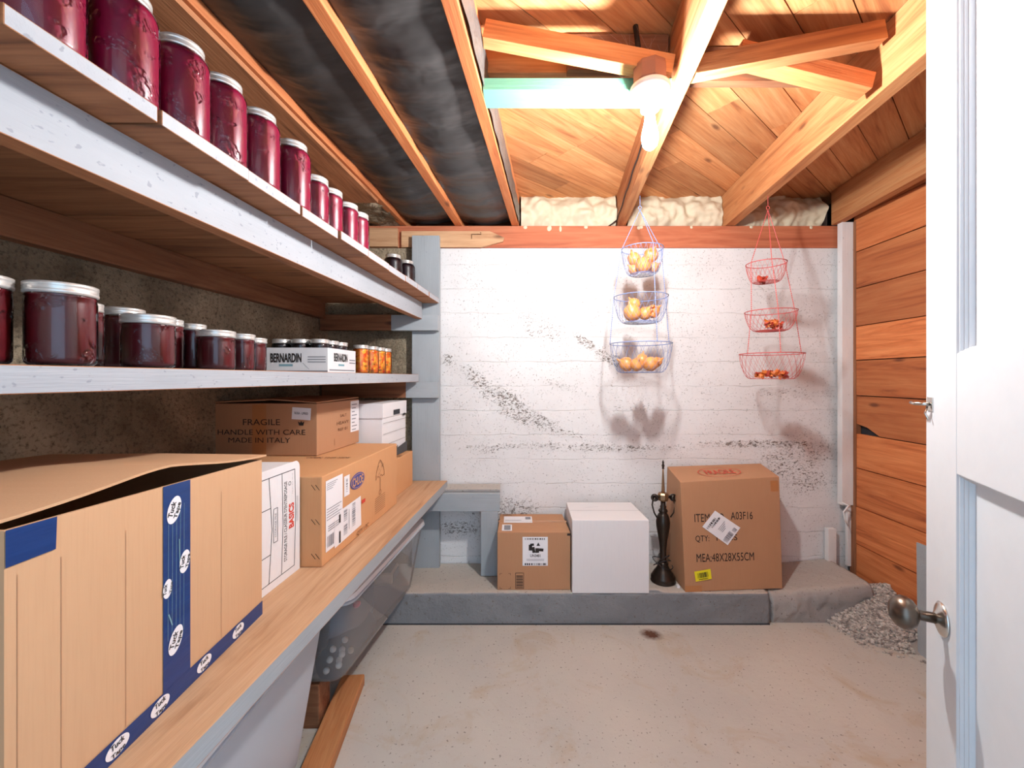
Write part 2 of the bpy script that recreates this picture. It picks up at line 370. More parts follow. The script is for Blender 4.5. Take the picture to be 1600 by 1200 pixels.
# ------------------------------------------------------------------ text and prints on faces
_tc = {}
def textmesh(s, bold=0.0):
    key = (s, bold)
    if key in _tc: return _tc[key]
    c = bpy.data.curves.new('t', 'FONT'); c.body = s; c.size = 1; c.resolution_u = 3; c.offset = bold; c.align_x = 'LEFT'
    o = bpy.data.objects.new('t', c); col.objects.link(o); dg = bpy.context.evaluated_depsgraph_get(); dg.update()
    me = bpy.data.meshes.new_from_object(o.evaluated_get(dg)); vs = [v.co.copy() for v in me.vertices]; fs = [tuple(p.vertices) for p in me.polygons]
    bpy.data.objects.remove(o); bpy.data.curves.remove(c); bpy.data.meshes.remove(me)
    x0 = min(v.x for v in vs); x1 = max(v.x for v in vs); y0 = min(v.y for v in vs); y1 = max(v.y for v in vs)
    _tc[key] = ([((v.x-x0)/(x1-x0), (v.y-y0)/(y1-y0)) for v in vs], fs); return _tc[key]
class Face:
    def __init__(s, O, U, V, n=None):
        s.O = Vector(O); s.U = Vector(U); s.V = Vector(V); s.n = Vector(n).normalized() if n else s.U.cross(s.V).normalized()
        s.lu = s.U.length; s.lv = s.V.length
    def at(s, u, v, off): return s.O+s.U*u+s.V*v+s.n*off   # u, v as fractions
    def text(s, b, string, u0, v0, u1, v1, off=.0011, rot=0, mi=0, bold=.01, tilt=0):
        vs, fs = textmesh(string, bold); out = []
        cu, cv = (u0+u1)/2, (v0+v1)/2
        for (a, c) in vs:
            if rot == 90: a, c = 1-c, a
            elif rot == -90: a, c = c, 1-a
            u = u0+(u1-u0)*a; v = v0+(v1-v0)*c
            if tilt:
                du = (u-cu)*s.lu; dv = (v-cv)*s.lv; ct, st = math.cos(tilt), math.sin(tilt)
                u = cu+(du*ct-dv*st)/s.lu; v = cv+(du*st+dv*ct)/s.lv
            out.append(s.at(u, v, off))
        b.add(out, fs, mi)
    def quad(s, b, u0, v0, u1, v1, off=.0008, mi=0, tilt=0, cu=None, cv=None):
        pts = []; cu = (u0+u1)/2 if cu is None else cu; cv = (v0+v1)/2 if cv is None else cv
        for u, v in ((u0, v0), (u1, v0), (u1, v1), (u0, v1)):
            if tilt:
                du = (u-cu)*s.lu; dv = (v-cv)*s.lv; ct, st = math.cos(tilt), math.sin(tilt)
                u = cu+(du*ct-dv*st)/s.lu; v = cv+(du*st+dv*ct)/s.lv
            pts.append(s.at(u, v, off))
        b.add(pts, [(0, 1, 2, 3)], mi)
    def poly(s, b, pts, off=.0008, mi=0): b.add([s.at(u, v, off) for u, v in pts], [tuple(range(len(pts)))], mi)
    def line(s, b, p, q, wd, off=.001, mi=0):
        a = s.at(*p, off); c = s.at(*q, off); d = (c-a).normalized(); sd = s.n.cross(d)*wd/2
        b.add([a-sd, c-sd, c+sd, a+sd], [(0, 1, 2, 3)], mi)
    def oval(s, b, cu, cv, ru, rv, off=.0008, mi=0, n=28, tilt=0, ring=0):
        ct, st = math.cos(tilt), math.sin(tilt)
        def pt(k, f):
            a = ru*f*math.cos(2*PI*k/n); c = rv*f*math.sin(2*PI*k/n); return s.at(cu+(a*ct-c*st)/s.lu, cv+(a*st+c*ct)/s.lv, off)
        if ring: b.add([pt(k, 1) for k in range(n)]+[pt(k, 1-ring) for k in range(n)], [(k, (k+1) % n, (k+1) % n+n, k+n) for k in range(n)], mi)
        else: b.add([pt(k, 1) for k in range(n)], [tuple(range(n))], mi)
    def bars(s, b, u0, v0, u1, v1, off=.0012, mi=0, vert=True, seed=1, n=16, tilt=0, cu=None, cv=None):
        rr = random.Random(seed); x = 0
        cu = (u0+u1)/2 if cu is None else cu; cv = (v0+v1)/2 if cv is None else cv
        while x < 1:
            wd = rr.choice((.5, 1, 1.6))/n
            if vert: s.quad(b, u0+(u1-u0)*x, v0, u0+(u1-u0)*min(1, x+wd), v1, off, mi, tilt, cu, cv)
            else: s.quad(b, u0, v0+(v1-v0)*x, u1, v0+(v1-v0)*min(1, x+wd), off, mi, tilt, cu, cv)
            x += wd+rr.choice((.5, .9, 1.3))/n

# ------------------------------------------------------------------ room shell
SL = .1015                                   # the joists and the shelving run off the camera axis by this slope
def struct(o): o['kind'] = 'structure'; return o
b = MB(); b.box(-2.0, 2.3, -2.5, 2.6, -.06, 0); struct(b.build('floor', M['floor'], Mx=Matrix.Identity(4)))
b = MB(); b.box(-1.5, 2.3, 2.41, 2.6, 0, 1.95, 0); struct(b.build('wall_back', M['wwall'], Mx=Matrix.Identity(4)))
b = prism([(-1.289+SL*-.2, -.2), (-1.289+SL*2.41, 2.41), (-1.289+SL*2.41-.2, 2.41), (-1.289-.25, -.2)][::-1], 0, 2.45); struct(b.build('wall_left', M['conc'], Mx=Matrix.Identity(4)))
# bare concrete of the far wall behind the shelving
b = MB(); b.box(-1.06, -.455, 2.40, 2.41, .152, 1.945); struct(b.build('trim_1', M['conc'], Mx=Matrix.Identity(4)))
# rim above the plate
b = MB(); b.box(-1.5, 2.3, 2.62, 2.7, 1.9, 2.45); b.box(-1.5, 2.3, 2.44, 2.6, 1.95, 2.06); struct(b.build('trim_2', M['old'], Mx=Matrix.Identity(4)))
# plank wall on the right
def rx(Y): return 1.90-.035*(2.33-Y)
zs = [2.45, 2.10, 1.902, 1.701, 1.492, 1.305, 1.111, .903, .712, .50, .295, 0.0]
b = MB(); bk = MB(); bk.hexa([(rx(-.1)+.03, -.1, 0), (rx(-.1)+.06, -.1, 0), (rx(2.6)+.06, 2.6, 0), (rx(2.6)+.03, 2.6, 0), (rx(-.1)+.03, -.1, 2.45), (rx(-.1)+.06, -.1, 2.45), (rx(2.6)+.06, 2.6, 2.45), (rx(2.6)+.03, 2.6, 2.45)])
rr = random.Random(4)
vals = [.3, .08, .62, .45, .40, .58, .50, .22, .12, .36, .18]
for k, (zt, zb) in enumerate(zip(zs[:-1], zs[1:])):
    g = .0025; jx = rr.uniform(-.002, .002)
    pts = [(-.05, zb+g), (2.345, zb+g), (2.345, zt-g), (-.05, zt-g)]
    if k == 6: pts = [(-.05, zb+g), (2.18, zb+g), (2.26, zb+.04), (2.345, zb+.055), (2.345, zt-g), (-.05, zt-g)]
    n = len(pts); vs = [(rx(y)+jx, y, z) for y, z in pts]+[(rx(y)+.022, y, z) for y, z in pts]
    b.add(vs, [tuple(range(n)), tuple(range(n, 2*n))[::-1]]+[(i, i+n, (i+1) % n+n, (i+1) % n) for i in range(n)], 0, vals[k]/5.7+.0001)
Mr = Matrix.Translation((rx(1), 1, 0)) @ Matrix.Rotation(PI/2-.035, 4, 'Z')
o = b.build('wall_right', M['cedar'], Mx=Mr); struct(o); bk.build('backing', M['dark'], o, Mx=Mr)
# near wall with the doorway the camera stands in
b = MB(); b.box(-1.6, -.5, -.16, -.06, 0, 2.45); b.box(.44, 2.0, -.16, -.06, 0, 2.45); b.box(-.5, .44, -.16, -.06, 2.03, 2.45)
struct(b.build('wall_front', M['wtrim'], Mx=Matrix.Identity(4)))
# subfloor boards laid diagonally
ang = math.atan2(.373, .435); Mc = Matrix.Translation((.4, 1.2, 2.265)) @ Matrix.Rotation(ang, 4, 'Z')
bm = bmesh.new(); pw = .125; rr = random.Random(11); lay = bm.faces.layers.float.new('rnd')
for k in range(-22, 23):
    off0 = rr.uniform(0, 1.4); r = rr.random()
    xs = [-3.5, -1.6+off0, .2+off0*.7, 3.5]
    for x0, x1 in zip(xs[:-1], xs[1:]):
        zj = rr.uniform(0, .002); res = bmesh.ops.create_cube(bm, size=1); vs = res['verts']
        for v in vs: v.co = Vector(((x0+x1)/2+v.co.x*(x1-x0-.003), (k+.5)*pw+v.co.y*(pw-.003), .011+v.co.z*.022+zj))
        rv = rr.random()*.17+.001
        for f in {f for v in vs for f in v.link_faces}: f[lay] = rv
for co, no in (((-1.5, 0, 0), (-1, 0, 0)), ((2.1, 0, 0), (1, 0, 0)), ((0, -.1, 0), (0, -1, 0)), ((0, 2.65, 0), (0, 1, 0))):
    inv = Mc.inverted(); c2 = inv @ Vector(co); n2 = inv.to_3x3() @ Vector(no)
    bmesh.ops.bisect_plane(bm, geom=bm.verts[:]+bm.edges[:]+bm.faces[:], plane_co=c2, plane_no=n2, clear_outer=True)
me = bpy.data.meshes.new('ceiling'); bm.to_mesh(me); bm.free(); me.materials.append(M['ceil'])
ceil = struct(finish(bpy.data.objects.new('ceiling', me), Mc, None))
b = MB(); b.box(-1.6, 2.2, -.16, 2.7, 2.292, 2.33); b.build('ceiling_backing', M['dark'], ceil, Mx=Matrix.Identity(4))

# ------------------------------------------------------------------ joists
JZ0, JZ1 = 2.075, 2.265
def joist(xl, xr, slope, label, y0=-.05, y1=2.58, name='ceiling_joist', mat='strap', group=None):
    b = MB(); f = lambda x, y: x+slope*(y-2.41)
    b.hexa([(f(xl, y0), y0, JZ0), (f(xr, y0), y0, JZ0), (f(xr, y1), y1, JZ0), (f(xl, y1), y1, JZ0), (f(xl, y0), y0, JZ1), (f(xr, y0), y0, JZ1), (f(xr, y1), y1, JZ1), (f(xl, y1), y1, JZ1)])
    o = b.build(name, M[mat], ang=PI/2-slope, bevel=.002)
    return tag(o, label, 'joist', group)
joist(-.635, -.602, .098, 'orange wood ceiling joist at the left end of the black plastic, beside the jar shelf')
joist(-.325, -.285, .108, 'orange wood ceiling joist crossing the middle of the black plastic')
joist(-.002, .036, .112, 'orange wood ceiling joist where the black plastic ends and bare subfloor begins')
jD = joist(.602, .648, .106, 'pale ceiling joist right beside the bright bulb, with the blue baskets hung under it', mat='fir')
joist(1.216, 1.270, .089, 'heavy rough edged ceiling joist above the red hanging baskets', mat='fir')
joist(1.815, 1.86, .108, 'ceiling joist along the top of the cedar plank wall', y1=2.40, mat='fir')
# ceiling board panel left of the first joist, and packing beyond
b = prism([(-1.29-.01+SL*-.05, -.05), (-.614+.098*(-.05-2.41), -.05), (-.614-.098*.36, 2.05), (-1.29+SL*2.05-.01, 2.05)], 2.058, 2.074)
tag(b.build('ceiling_panel', M['under'], ang=PI/2-SL), 'brown wooden ceiling board above the top row of jars', 'ceiling board')
b = MB(); nx, ny = 26, 22
for i in range(nx+1):
    for j in range(ny+1):
        Y = 2.0+.44*j/ny; x0 = -1.29+SL*Y; x1 = -.616+.098*(Y-2.41); X = x0+(x1-x0)*i/nx
        b.v.append(Vector((X, Y, 2.075+.02*noise.noise(Vector((X*14, Y*14, 0)))+.012*noise.noise(Vector((X*40, Y*40, 3))))))
for i in range(nx):
    for j in range(ny): a = i*(ny+1)+j; b.f.append([a, a+1, a+ny+2, a+ny+1]); b.mi.append(0); b.r.append(0); b.smooth.append(True)
tag(b.build('insulation_packing', M['conc']), 'rough grey-brown packing between joist and far wall above the jars', 'insulation', kind='stuff')
# black plastic
def sheet(xa, sa, xb, sb, name, label, mat, zc=2.105, y0=-.02, y1=2.42):
    nx, ny = 30, 200; b = MB()
    for i in range(nx+1):
        for j in range(ny+1):
            Y = y0+(y1-y0)*j/ny; A = xa+sa*(Y-2.41); B = xb+sb*(Y-2.41); t = i/nx; X = A+(B-A)*t
            z = zc-.022*math.sin(PI*t)+.014*noise.noise(Vector((X*4, Y*9, 1)))+.005*abs(noise.noise(Vector((X*5, Y*14, 5))))
            if t in (0, 1): z = zc
            b.v.append(Vector((X, Y, z)))
    for i in range(nx):
        for j in range(ny): a = i*(ny+1)+j; b.f.append([a, a+1, a+ny+2, a+ny+1]); b.mi.append(0); b.r.append(0); b.smooth.append(True)
    return tag(b.build(name, M[mat]), label, 'plastic sheet')
sheet(-.600, .098, -.327, .108, 'plastic_sheet', 'black plastic sheet stapled in the narrow ceiling bay nearest the jar shelf', 'poly')
sheet(-.283, .108, -.004, .112, 'plastic_sheet', 'black plastic sheet in the ceiling bay next to the bare boards', 'poly')
b = MB(); ny = 90; nz = 6
for j in range(ny+1):
    for k in range(nz+1):
        Y = .3+2.1*j/ny; z = 2.085+.15*k/nz*(1-.35*j/ny)
        b.v.append(Vector((.0395+.112*(Y-2.41)+.004+.004*noise.noise(Vector((Y*12, z*20, 0))), Y, z)))
for j in range(ny):
    for k in range(nz): a = j*(nz+1)+k; b.f.append([a, a+1, a+nz+2, a+nz+1]); b.mi.append(0); b.r.append(0); b.smooth.append(True)
tag(b.build('plastic_flap', M['polyg']), 'grey plastic edge folded up the side of the joist facing the bulb', 'plastic sheet')

# plate, stake, blocks, foam
o = board('plate_beam', (-1.04, 2.425, 2.010), (1.875, 2.425, 2.010), .124, .05, M['plate'], side=(0, 0, 1)); tag(o, 'long orange-red wooden beam lying along the top of the white wall', 'beam')
b = MB(); st = [(-.63, 1.958), (.02, 1.955), (.14, 1.962), (-.045+.0, 2.0)]
pts = [P(627, 361, 2.38), P(765, 361, 2.38), P(788, 371, 2.38), P(786, 377, 2.38), P(752, 386, 2.38), P(627, 386, 2.38)]
n = len(pts); b.add(pts+[p+Vector((0, .018, 0)) for p in pts], [tuple(range(n)), tuple(range(n, 2*n))[::-1]]+[(i, i+n, (i+1) % n+n, (i+1) % n) for i in range(n)])
o = b.build('pointed_stake', M['stake'], bevel=.001); tag(o, 'pale pointed wooden stake nailed flat across the beam behind the grey post', 'stake')
bb = MB(); bb.tube([P(737, 373, 2.378), P(737, 366, 2.375), P(752, 366, 2.375), P(751, 363, 2.375)], .0015, 5); bb.build('bent_nail', M['bronze'], o)
tag(board('wooden_block', (-.99, 2.39, 2.0), (-.645, 2.39, 2.0), .105, .03, M['stake'], side=(0, 0, 1)), 'short pale wooden block left of the stake under the ceiling', 'wood block')
def foam(x0, x1, label, seed):
    nx = int((x1-x0)/.008); nz = 26; b = MB()
    for i in range(nx+1):
        for k in range(nz+1):
            X = x0+(x1-x0)*i/nx; t = k/nz; z = 2.055+.215*t
            q = Vector((X*1.0+seed, 0, z)); vd = noise.voronoi(q*10)[0][0]
            d = .05*(1-min(1, vd*1.3))+.015*noise.noise(q*30)
            y = 2.50-.06*math.sin(PI*min(1, max(0, t*.9+.05)))-d*1.0
            if k == 0: z += -.004+.02*noise.noise(Vector((X*25, seed, 0))) if noise.noise(Vector((X*18, seed, 9))) > .1 else 0
            b.v.append(Vector((X, y, z)))
    for i in range(nx):
        for k in range(nz): a = i*(nz+1)+k; b.f.append([a, a+nz+1, a+nz+2, a+1]); b.mi.append(0); b.r.append(0); b.smooth.append(True)
    tag(b.build('spray_foam', M['foam']), label, 'foam')
foam(.052, .598, 'cream spray foam above the beam, left of the joist by the bulb', 1)
foam(.668, 1.215, 'cream spray foam above the beam, between the bulb joist and the heavy joist', 5)
foam(1.292, 1.80, 'shaded cream spray foam above the beam at the right corner', 9)

b = MB(); rr = random.Random(2)
for (X, L_) in ((.075, .012), (.21, .026), (.218, .020), (.275, .030), (.42, .010), (.72, .016), (.735, .010), (1.02, .010), (1.36, .009), (1.7, .012)):
    b.sphere((X, 2.402, 2.070-L_*.5), .011, 10, (rr.uniform(.7, 1.2), .5, .5+L_*38))
tag(b.build('foam_drips', M['foam']), 'cream foam drips hanging over the top edge of the long beam', 'foam', kind='stuff')
# bridging between joists, green board
def brace(A, B, label, mat='fir', h=.06, d=.05):
    o = board('bridging_brace', A, B, h, d, M[mat], side=(0, 0, 1)); tag(o, label, 'brace'); return o
Z = 2.075
brace((-.080, 1.235, 2.215), (.465, 1.235, 2.112), 'wooden bridging brace slanting down from the plastic covered joist to the bulb joist', h=.055, d=.045)
brace((.53, 1.245, 2.118), (1.085, 1.245, 2.222), 'wooden bridging brace rising from the bulb joist to the heavy joist', h=.055, d=.045)
brace((1.09, 1.30, 2.105), (.69, 1.30, 2.205), 'wooden bridging brace behind, falling toward the heavy joist', 'strap', .05, .06)
o = board('solid_blocking', (-.09, 1.36, 2.22), (.485, 1.36, 2.22), .085, .038, M['fir'], side=(0, 0, 1)); tag(o, 'pale wooden blocking behind the green board between two joists', 'blocking')
o = board('green_board', (-.088, 1.315, 2.094), (.487, 1.315, 2.094), .088, .036, M['green'], side=(0, 1, 0)); tag(o, 'mint green painted board spanning two joists and carrying the lamp', 'board')

for xa, xb in ((.17, .478), (.53, .98)):  # dark wood imitates the shade on faces turned from the bulb
    o = board('shade_dark_blocking', (xa, 1.305 if xa < .3 else 1.355, 2.205), (xb, 1.305 if xa < .3 else 1.355, 2.205), .11, .03, M['old'], side=(0, 0, 1)); tag(o, 'blocking given dark brown wood for its shade, high between joists, %s of the bulb joist' % ('left' if xa < .3 else 'right'), 'blocking')
# ------------------------------------------------------------------ bulb lamp
LX, LY = .400, 1.225
t = thing('ceiling_lamp', 'bare bulb in white porcelain holder under a rusty ceiling box', 'lamp', (LX, LY, 2.10))
b = MB(); b.lathe([(0, 2.112), (.046, 2.112), (.048, 2.10), (.048, 2.062), (.044, 2.058), (0, 2.058)], (LX, LY, 0), 8, smooth=False); b.build('junction_box', M['rust'], t)
b = MB(); b.tube([(LX-.02, LY+.02, 2.11), (LX-.025, LY+.03, 2.19), (LX-.03, LY+.04, 2.262)], .008, 8); b.build('cable', M['blackc'], t)
b = MB(); b.lathe([(0, 2.057), (.046, 2.057), (.056, 2.050), (.058, 2.040), (.050, 2.026), (.034, 2.014), (.026, 2.004), (.026, 1.985), (.018, 1.982), (0, 1.982)], (LX, LY, 0), 40); b.build('lamp_holder', M['porc'], t)
b = MB(); b.lathe([(0, 1.99), (.0135, 1.99), (.0135, 1.965), (.015, 1.950), (.020, 1.930), (.0235, 1.912), (.0235, 1.900), (.020, 1.884), (.012, 1.874), (0, 1.871)], (LX, LY, 0), 32); b.build('light_bulb', M['bulb'], t)

b = MB(); rr = random.Random(21)
for k in range(46):
    a = Vector((LX+rr.uniform(-.08, .09), LY+rr.uniform(-.02, .06), rr.uniform(2.07, 2.13))); c = Vector((LX+rr.uniform(-.22, .12), LY+rr.uniform(-.02, .10), rr.uniform(2.12, 2.25)))
    m_ = (a+c)/2-Vector((0, 0, rr.uniform(.0, .02))); b.tube([a, a.lerp(m_, .6), m_, m_.lerp(c, .5), c], .00022, 3, cap=False)
tag(b.build('cobweb', M['web']), 'dusty cobweb threads around the ceiling lamp', 'cobweb', kind='stuff')
# cable running along the joist beside the bulb
b = MB(); pl = []
for i in range(14):
    Y = 1.6+.78*i/13; pl.append((.602+.106*(Y-2.41)-.006, Y, 2.15-.05*i/13+.006*math.sin(i*1.7)))
pl.append((.57, 2.40, 2.085)); pl.append((.545, 2.41, 2.07))
b.tube(pl, .0035, 6); tag(b.build('electric_cable', M['blackc']), 'thin dark cable running down the side of the bulb joist', 'cable')

# ------------------------------------------------------------------ shelving
def fx(c, Y, s=SL): return c+s*Y
CF, CR, CW = -.6415, -.7245, -1.286
t = thing('upper_shelf', 'upper shelf of cross boards with a white front rail, holding the crimson jars', 'shelf', (-.7, 2.3, 1.53))
cuts = [.30, .49, .686, .886, 1.075, 1.256, 1.445, 1.628, 1.81, 1.97, 2.15, 2.335]
rr = random.Random(3)
for y0, y1 in zip(cuts[:-1], cuts[1:]):
    j = rr.uniform(-.005, .005); zj = rr.uniform(-.0015, .0015); g = .002
    b = MB(); xa = CW+.004
    b.hexa([(fx(xa, y0+g), y0+g, 1.622+zj), (fx(CF+j, y0+g), y0+g, 1.622+zj), (fx(CF+j, y1-g), y1-g, 1.622+zj), (fx(xa, y1-g), y1-g, 1.622+zj),
            (fx(xa, y0+g), y0+g, 1.648+zj), (fx(CF+j, y0+g), y0+g, 1.648+zj), (fx(CF+j, y1-g), y1-g, 1.648+zj), (fx(xa, y1-g), y1-g, 1.648+zj)], mis=[0, 0, 0, 1, 0, 0])
    b.build('shelf_board', [M['under'], M['wpaint']], t, ang=0, bevel=.0015)
def rail(name, cx, y0, y1, z0, z1, th, mats, parent, mis, s=SL, bevel=.0015):
    b = MB()
    b.hexa([(fx(cx-th, y0, s), y0, z0), (fx(cx, y0, s), y0, z0), (fx(cx, y1, s), y1, z0), (fx(cx-th, y1, s), y1, z0),
            (fx(cx-th, y0, s), y0, z1), (fx(cx, y0, s), y0, z1), (fx(cx, y1, s), y1, z1), (fx(cx-th, y1, s), y1, z1)], mis=mis)
    return b.build(name, mats, parent, ang=PI/2-s, bevel=bevel)
o = rail('front_rail', CR, .2, 2.305, 1.530, 1.621, .038, [M['under'], M['wpaint']], t, [0, 0, 1, 1, 1, 0]); o['label'] = 'white painted front rail'
rail('wall_ledger', CW+.042, .2, 2.29, 1.53, 1.621, .038, M['old'], t, None)
o = board('cross_support', (-1.05, 2.325, 1.512), (-.66, 2.325, 1.512), .085, .035, M['old'], t); 
o = board('cross_support', (-.66, 2.325, 1.510), (-.405, 2.325, 1.510), .085, .038, M['gpaint'], t); o['label'] = 'grey painted end of the support'
t = thing('middle_shelf', 'middle shelf plank with a white front edge at eye level, holding the low jars', 'shelf', (-.7, 2.3, 1.19))
rail('shelf_plank', -.737, .1, 2.285, 1.187, 1.228, .50, [M['under'], M['wpaint']], t, [0, 1, 1, 1, 1, 0])
board('cross_support', (-1.04, 2.325, 1.142), (-.58, 2.325, 1.142), .085, .035, M['old'], t)
o = board('cross_support', (-.58, 2.325, 1.142), (-.405, 2.325, 1.142), .085, .038, M['gpaint'], t); o['label'] = 'grey painted end of the support'
o = board('shelf_post', (-.480, 2.368, .152), (-.480, 2.368, 2.0), .152, .042, M['gpaint'], side=(1, 0, 0)); tag(o, 'tall grey painted wooden post carrying the shelf ends at the far wall', 'post')
t = thing('storage_bench', 'low wooden bench with a brown top and grey front edge, carrying the big boxes', 'bench', (-.45, 2.3, .152))
def bx_(Y): return -.3605+.0816*(Y-2.31)
b = MB(); xw = lambda Y: CW+SL*Y+.003
b.hexa([(xw(.1), .1, .596), (bx_(.1), .1, .596), (bx_(2.34), 2.34, .596), (xw(2.34), 2.34, .596), (xw(.1), .1, .64), (bx_(.1), .1, .64), (bx_(2.34), 2.34, .64), (xw(2.34), 2.34, .64)], mis=[1, 0, 1, 1, 1, 1])
b.build('bench_top', [M['ply'], M['gpaint']], t, ang=PI/2-.0816, bevel=.002)
board('cross_rail', (-1.04, 2.27, .545), (-.065, 2.27, .545), .095, .04, M['gpaint'], t)
board('leg', (-.120, 2.265, .157), (-.120, 2.265, .497), .09, .045, M['gpaint'], t, side=(1, 0, 0))
board('leg', (-.46, 2.335, .152), (-.46, 2.335, .596), .12, .03, M['gpaint'], t, side=(1, 0, 0)) if False else None
board('shelf_cleat', (-.37, 2.34, .600), (-.065, 2.34, .600), .12, .012, M['lump'], t, side=(0, 1, 0))
board('back_leg', (-.98, 2.27, .157), (-.98, 2.27, .497), .09, .045, M['gpaint'], t, side=(1, 0, 0))

# ------------------------------------------------------------------ jars
def jar_profiles(R, H, neck, lidr, shoulder=.03, foot=.004, taper=0.0):
    zt = H-.004
    g = [(0, .003), (R*.62-taper, .0), (R-.006, .0), (R-.001, .005), (R, .012), (R-taper, H-.020-shoulder), (R-taper-.001, H-.016-shoulder*.75)]
    for k in range(1, 6):
        a = k/5*PI/2; g.append((neck+(R-taper-neck)*math.cos(a), H-.016-shoulder*.75+shoulder*.75*math.sin(a)))
    g += [(neck, H-.010), (neck, H-.002)]
    c = [(0, .005), (R*.6-taper, .003), (R-.008, .003), (R-.0035, .008), (R-.0025, .013), (R-taper-.0025, H-.020-shoulder), (R-taper-.0035, H-.016-shoulder*.75)]
    for k in range(1, 4):
        a = k/5*PI/2; c.append((neck-.002+(R-taper-neck)*math.cos(a), H-.016-shoulder*.75+shoulder*.75*math.sin(a)))
    c.append((0, c[-1][1]))
    l = [(lidr-.003, H-.018), (lidr, H-.016), (lidr, H-.012), (lidr-.0012, H-.011), (lidr, H-.009), (lidr-.0012, H-.0075), (lidr, H-.006), (lidr, H-.001), (lidr-.002, H), (lidr-.005, H)]
    d = [(lidr-.005, H), (lidr-.006, H-.0006), (lidr-.012, H-.0006), (lidr-.014, H-.0014), (0, H-.0014)]
    return g, c, l, d
KINDS = {'quart': jar_profiles(.0475, .182, .034, .037, .038), 'pint': jar_profiles(.040, .135, .034, .037, .028),
         'squat': jar_profiles(.0425, .103, .040, .0435, .010), 'wide': jar_profiles(.0415, .128, .040, .0430, .010),
         'slim': jar_profiles(.031, .128, .028, .0295, .014), 'tapered': jar_profiles(.036, .125, .026, .028, .010, taper=.009),
         'small': jar_profiles(.034, .112, .033, .0355, .014), 'cased': jar_profiles(.0365, .136, .034, .0365, .026), 'pickle': jar_profiles(.037, .136, .032, .0355, .026)}
protos = {}
def jar(kind, fill, X, Y, Z, label, group, rot=None):
    key = (kind, fill)
    rot = random.uniform(0, 6.28) if rot is None else rot
    if key not in protos:
        g, c, l, d = KINDS[kind]; meshes = []
        for nm, pr, m in (('contents', c, fill), ('glass_body', g, 'glass'), ('lid_band', l, 'lid'), ('lid', d, 'lid')):
            bb = MB(); bb.lathe(pr, n=40); meshes.append((nm, bb, m))
        root = thing('preserve_jar', label, 'jar', (X, Y, Z), group, rot)
        protos[key] = []
        for nm, bb, m in meshes:
            o = bb.build(nm, M[m], root, Mx=Matrix.Identity(4)); o.matrix_basis = Matrix.Identity(4); W[o] = W[root]; protos[key].append(o)
        return root
    root = thing('preserve_jar', label, 'jar', (X, Y, Z), group, rot)
    for o in protos[key]:
        c = o.copy(); col.objects.link(c); c.parent = root; c.matrix_basis = Matrix.Identity(4)
    return root
# upper row: right silhouettes measured in the photo
def solve(pxr, r, c0):
    best = None; Y = .2
    while Y < 2.4:
        X = c0+SL*Y; d = math.hypot(X, Y); a = math.atan2(X, Y)+math.asin(min(.99, r/d)); px = 800+660*math.tan(a)
        if best is None or abs(px-pxr) < best[0]: best = (abs(px-pxr), X, Y)
        Y += .002
    return best[1], best[2]
ZU = 1.6495
qx = [40, 138, 251, 331, 388, 439, 487]
ql = ['nearest of the tall crimson jars, at the top left corner', 'tall crimson jar, second from the near end of the upper shelf', 'tall crimson jar, third from the near end of the upper shelf', 'tall crimson jar in front of the gap between the first two cut shelf boards',
      'tall crimson jar, middle of the tall row on the upper shelf', 'tall crimson jar next to last of the tall ones on the upper shelf', 'last tall crimson jar, touching the shorter jars on the upper shelf']
ql[0] = 'tall crimson jar nearest the camera on the upper shelf'; ql[3] = 'tall crimson jar, fourth from the near end of the upper shelf'; ql[4] = 'tall crimson jar, fifth from the near end of the upper shelf'; ql[5] = 'tall crimson jar, sixth from the near end of the upper shelf'
for px, lb in zip(qx[1:], ql[1:]):
    X, Y = solve(px, .0475, CF-.062); jar('quart', 'jamr', X, Y, ZU, lb+', with silver lid', 'tall crimson jars on the upper shelf')
for px, lb in zip([515, 537, 561, 577], ['first of the shorter crimson jars, right after the tall ones, on the upper shelf', 'second of the shorter crimson jars on the upper shelf', 'third of the shorter crimson jars on the upper shelf', 'last short crimson jar before the bare stretch of the upper shelf']):
    X, Y = solve(px, .040, CF-.055); jar('pint', 'jamr', X, Y, ZU, lb, 'shorter crimson jars on the upper shelf')
for (X, Y, lb) in ((-.605, 2.15, 'dark jar at the far end of the upper shelf, only its lid showing, left one'), (-.566, 2.26, 'dark jar at the far end of the upper shelf right beside the grey post')):
    jar('quart', 'jamk', X, Y, ZU, lb, 'dark jars at the far end of the upper shelf')
ZM = 1.2285
G2 = 'dark plum jars along the middle shelf'
ms = [('wide', -.772, .600, 'large dark plum jar cut by the left edge of the photo'), ('wide', -.716, .672, 'wide dark plum jar with a broad silver lid, second from the left'),
      ('slim', -.842, .83, 'slim dark jar half hidden behind the wide jar with the broad lid'), ('pint', -.868, .945, 'dark plum jar standing between the slim jar and the low broad jar'),
      ('squat', -.718, .835, 'low broad dark jar in the middle of the jar row on the middle shelf'), ('slim', -.868, 1.07, 'slim dark jar peeking out right of the low broad jar'),
      ('tapered', -.858, 1.14, 'dark jar with sides flaring to the base'), ('squat', -.770, 1.10, 'low broad dark jar right of the flared jar'),
      ('small', -.815, 1.275, 'small dark jar, next to last before the printed carton'), ('small', -.852, 1.40, 'small dark jar touching the printed carton')]
for kd, X, Y, lb in ms: jar(kd, 'jamd', X, Y, ZM, lb, G2)
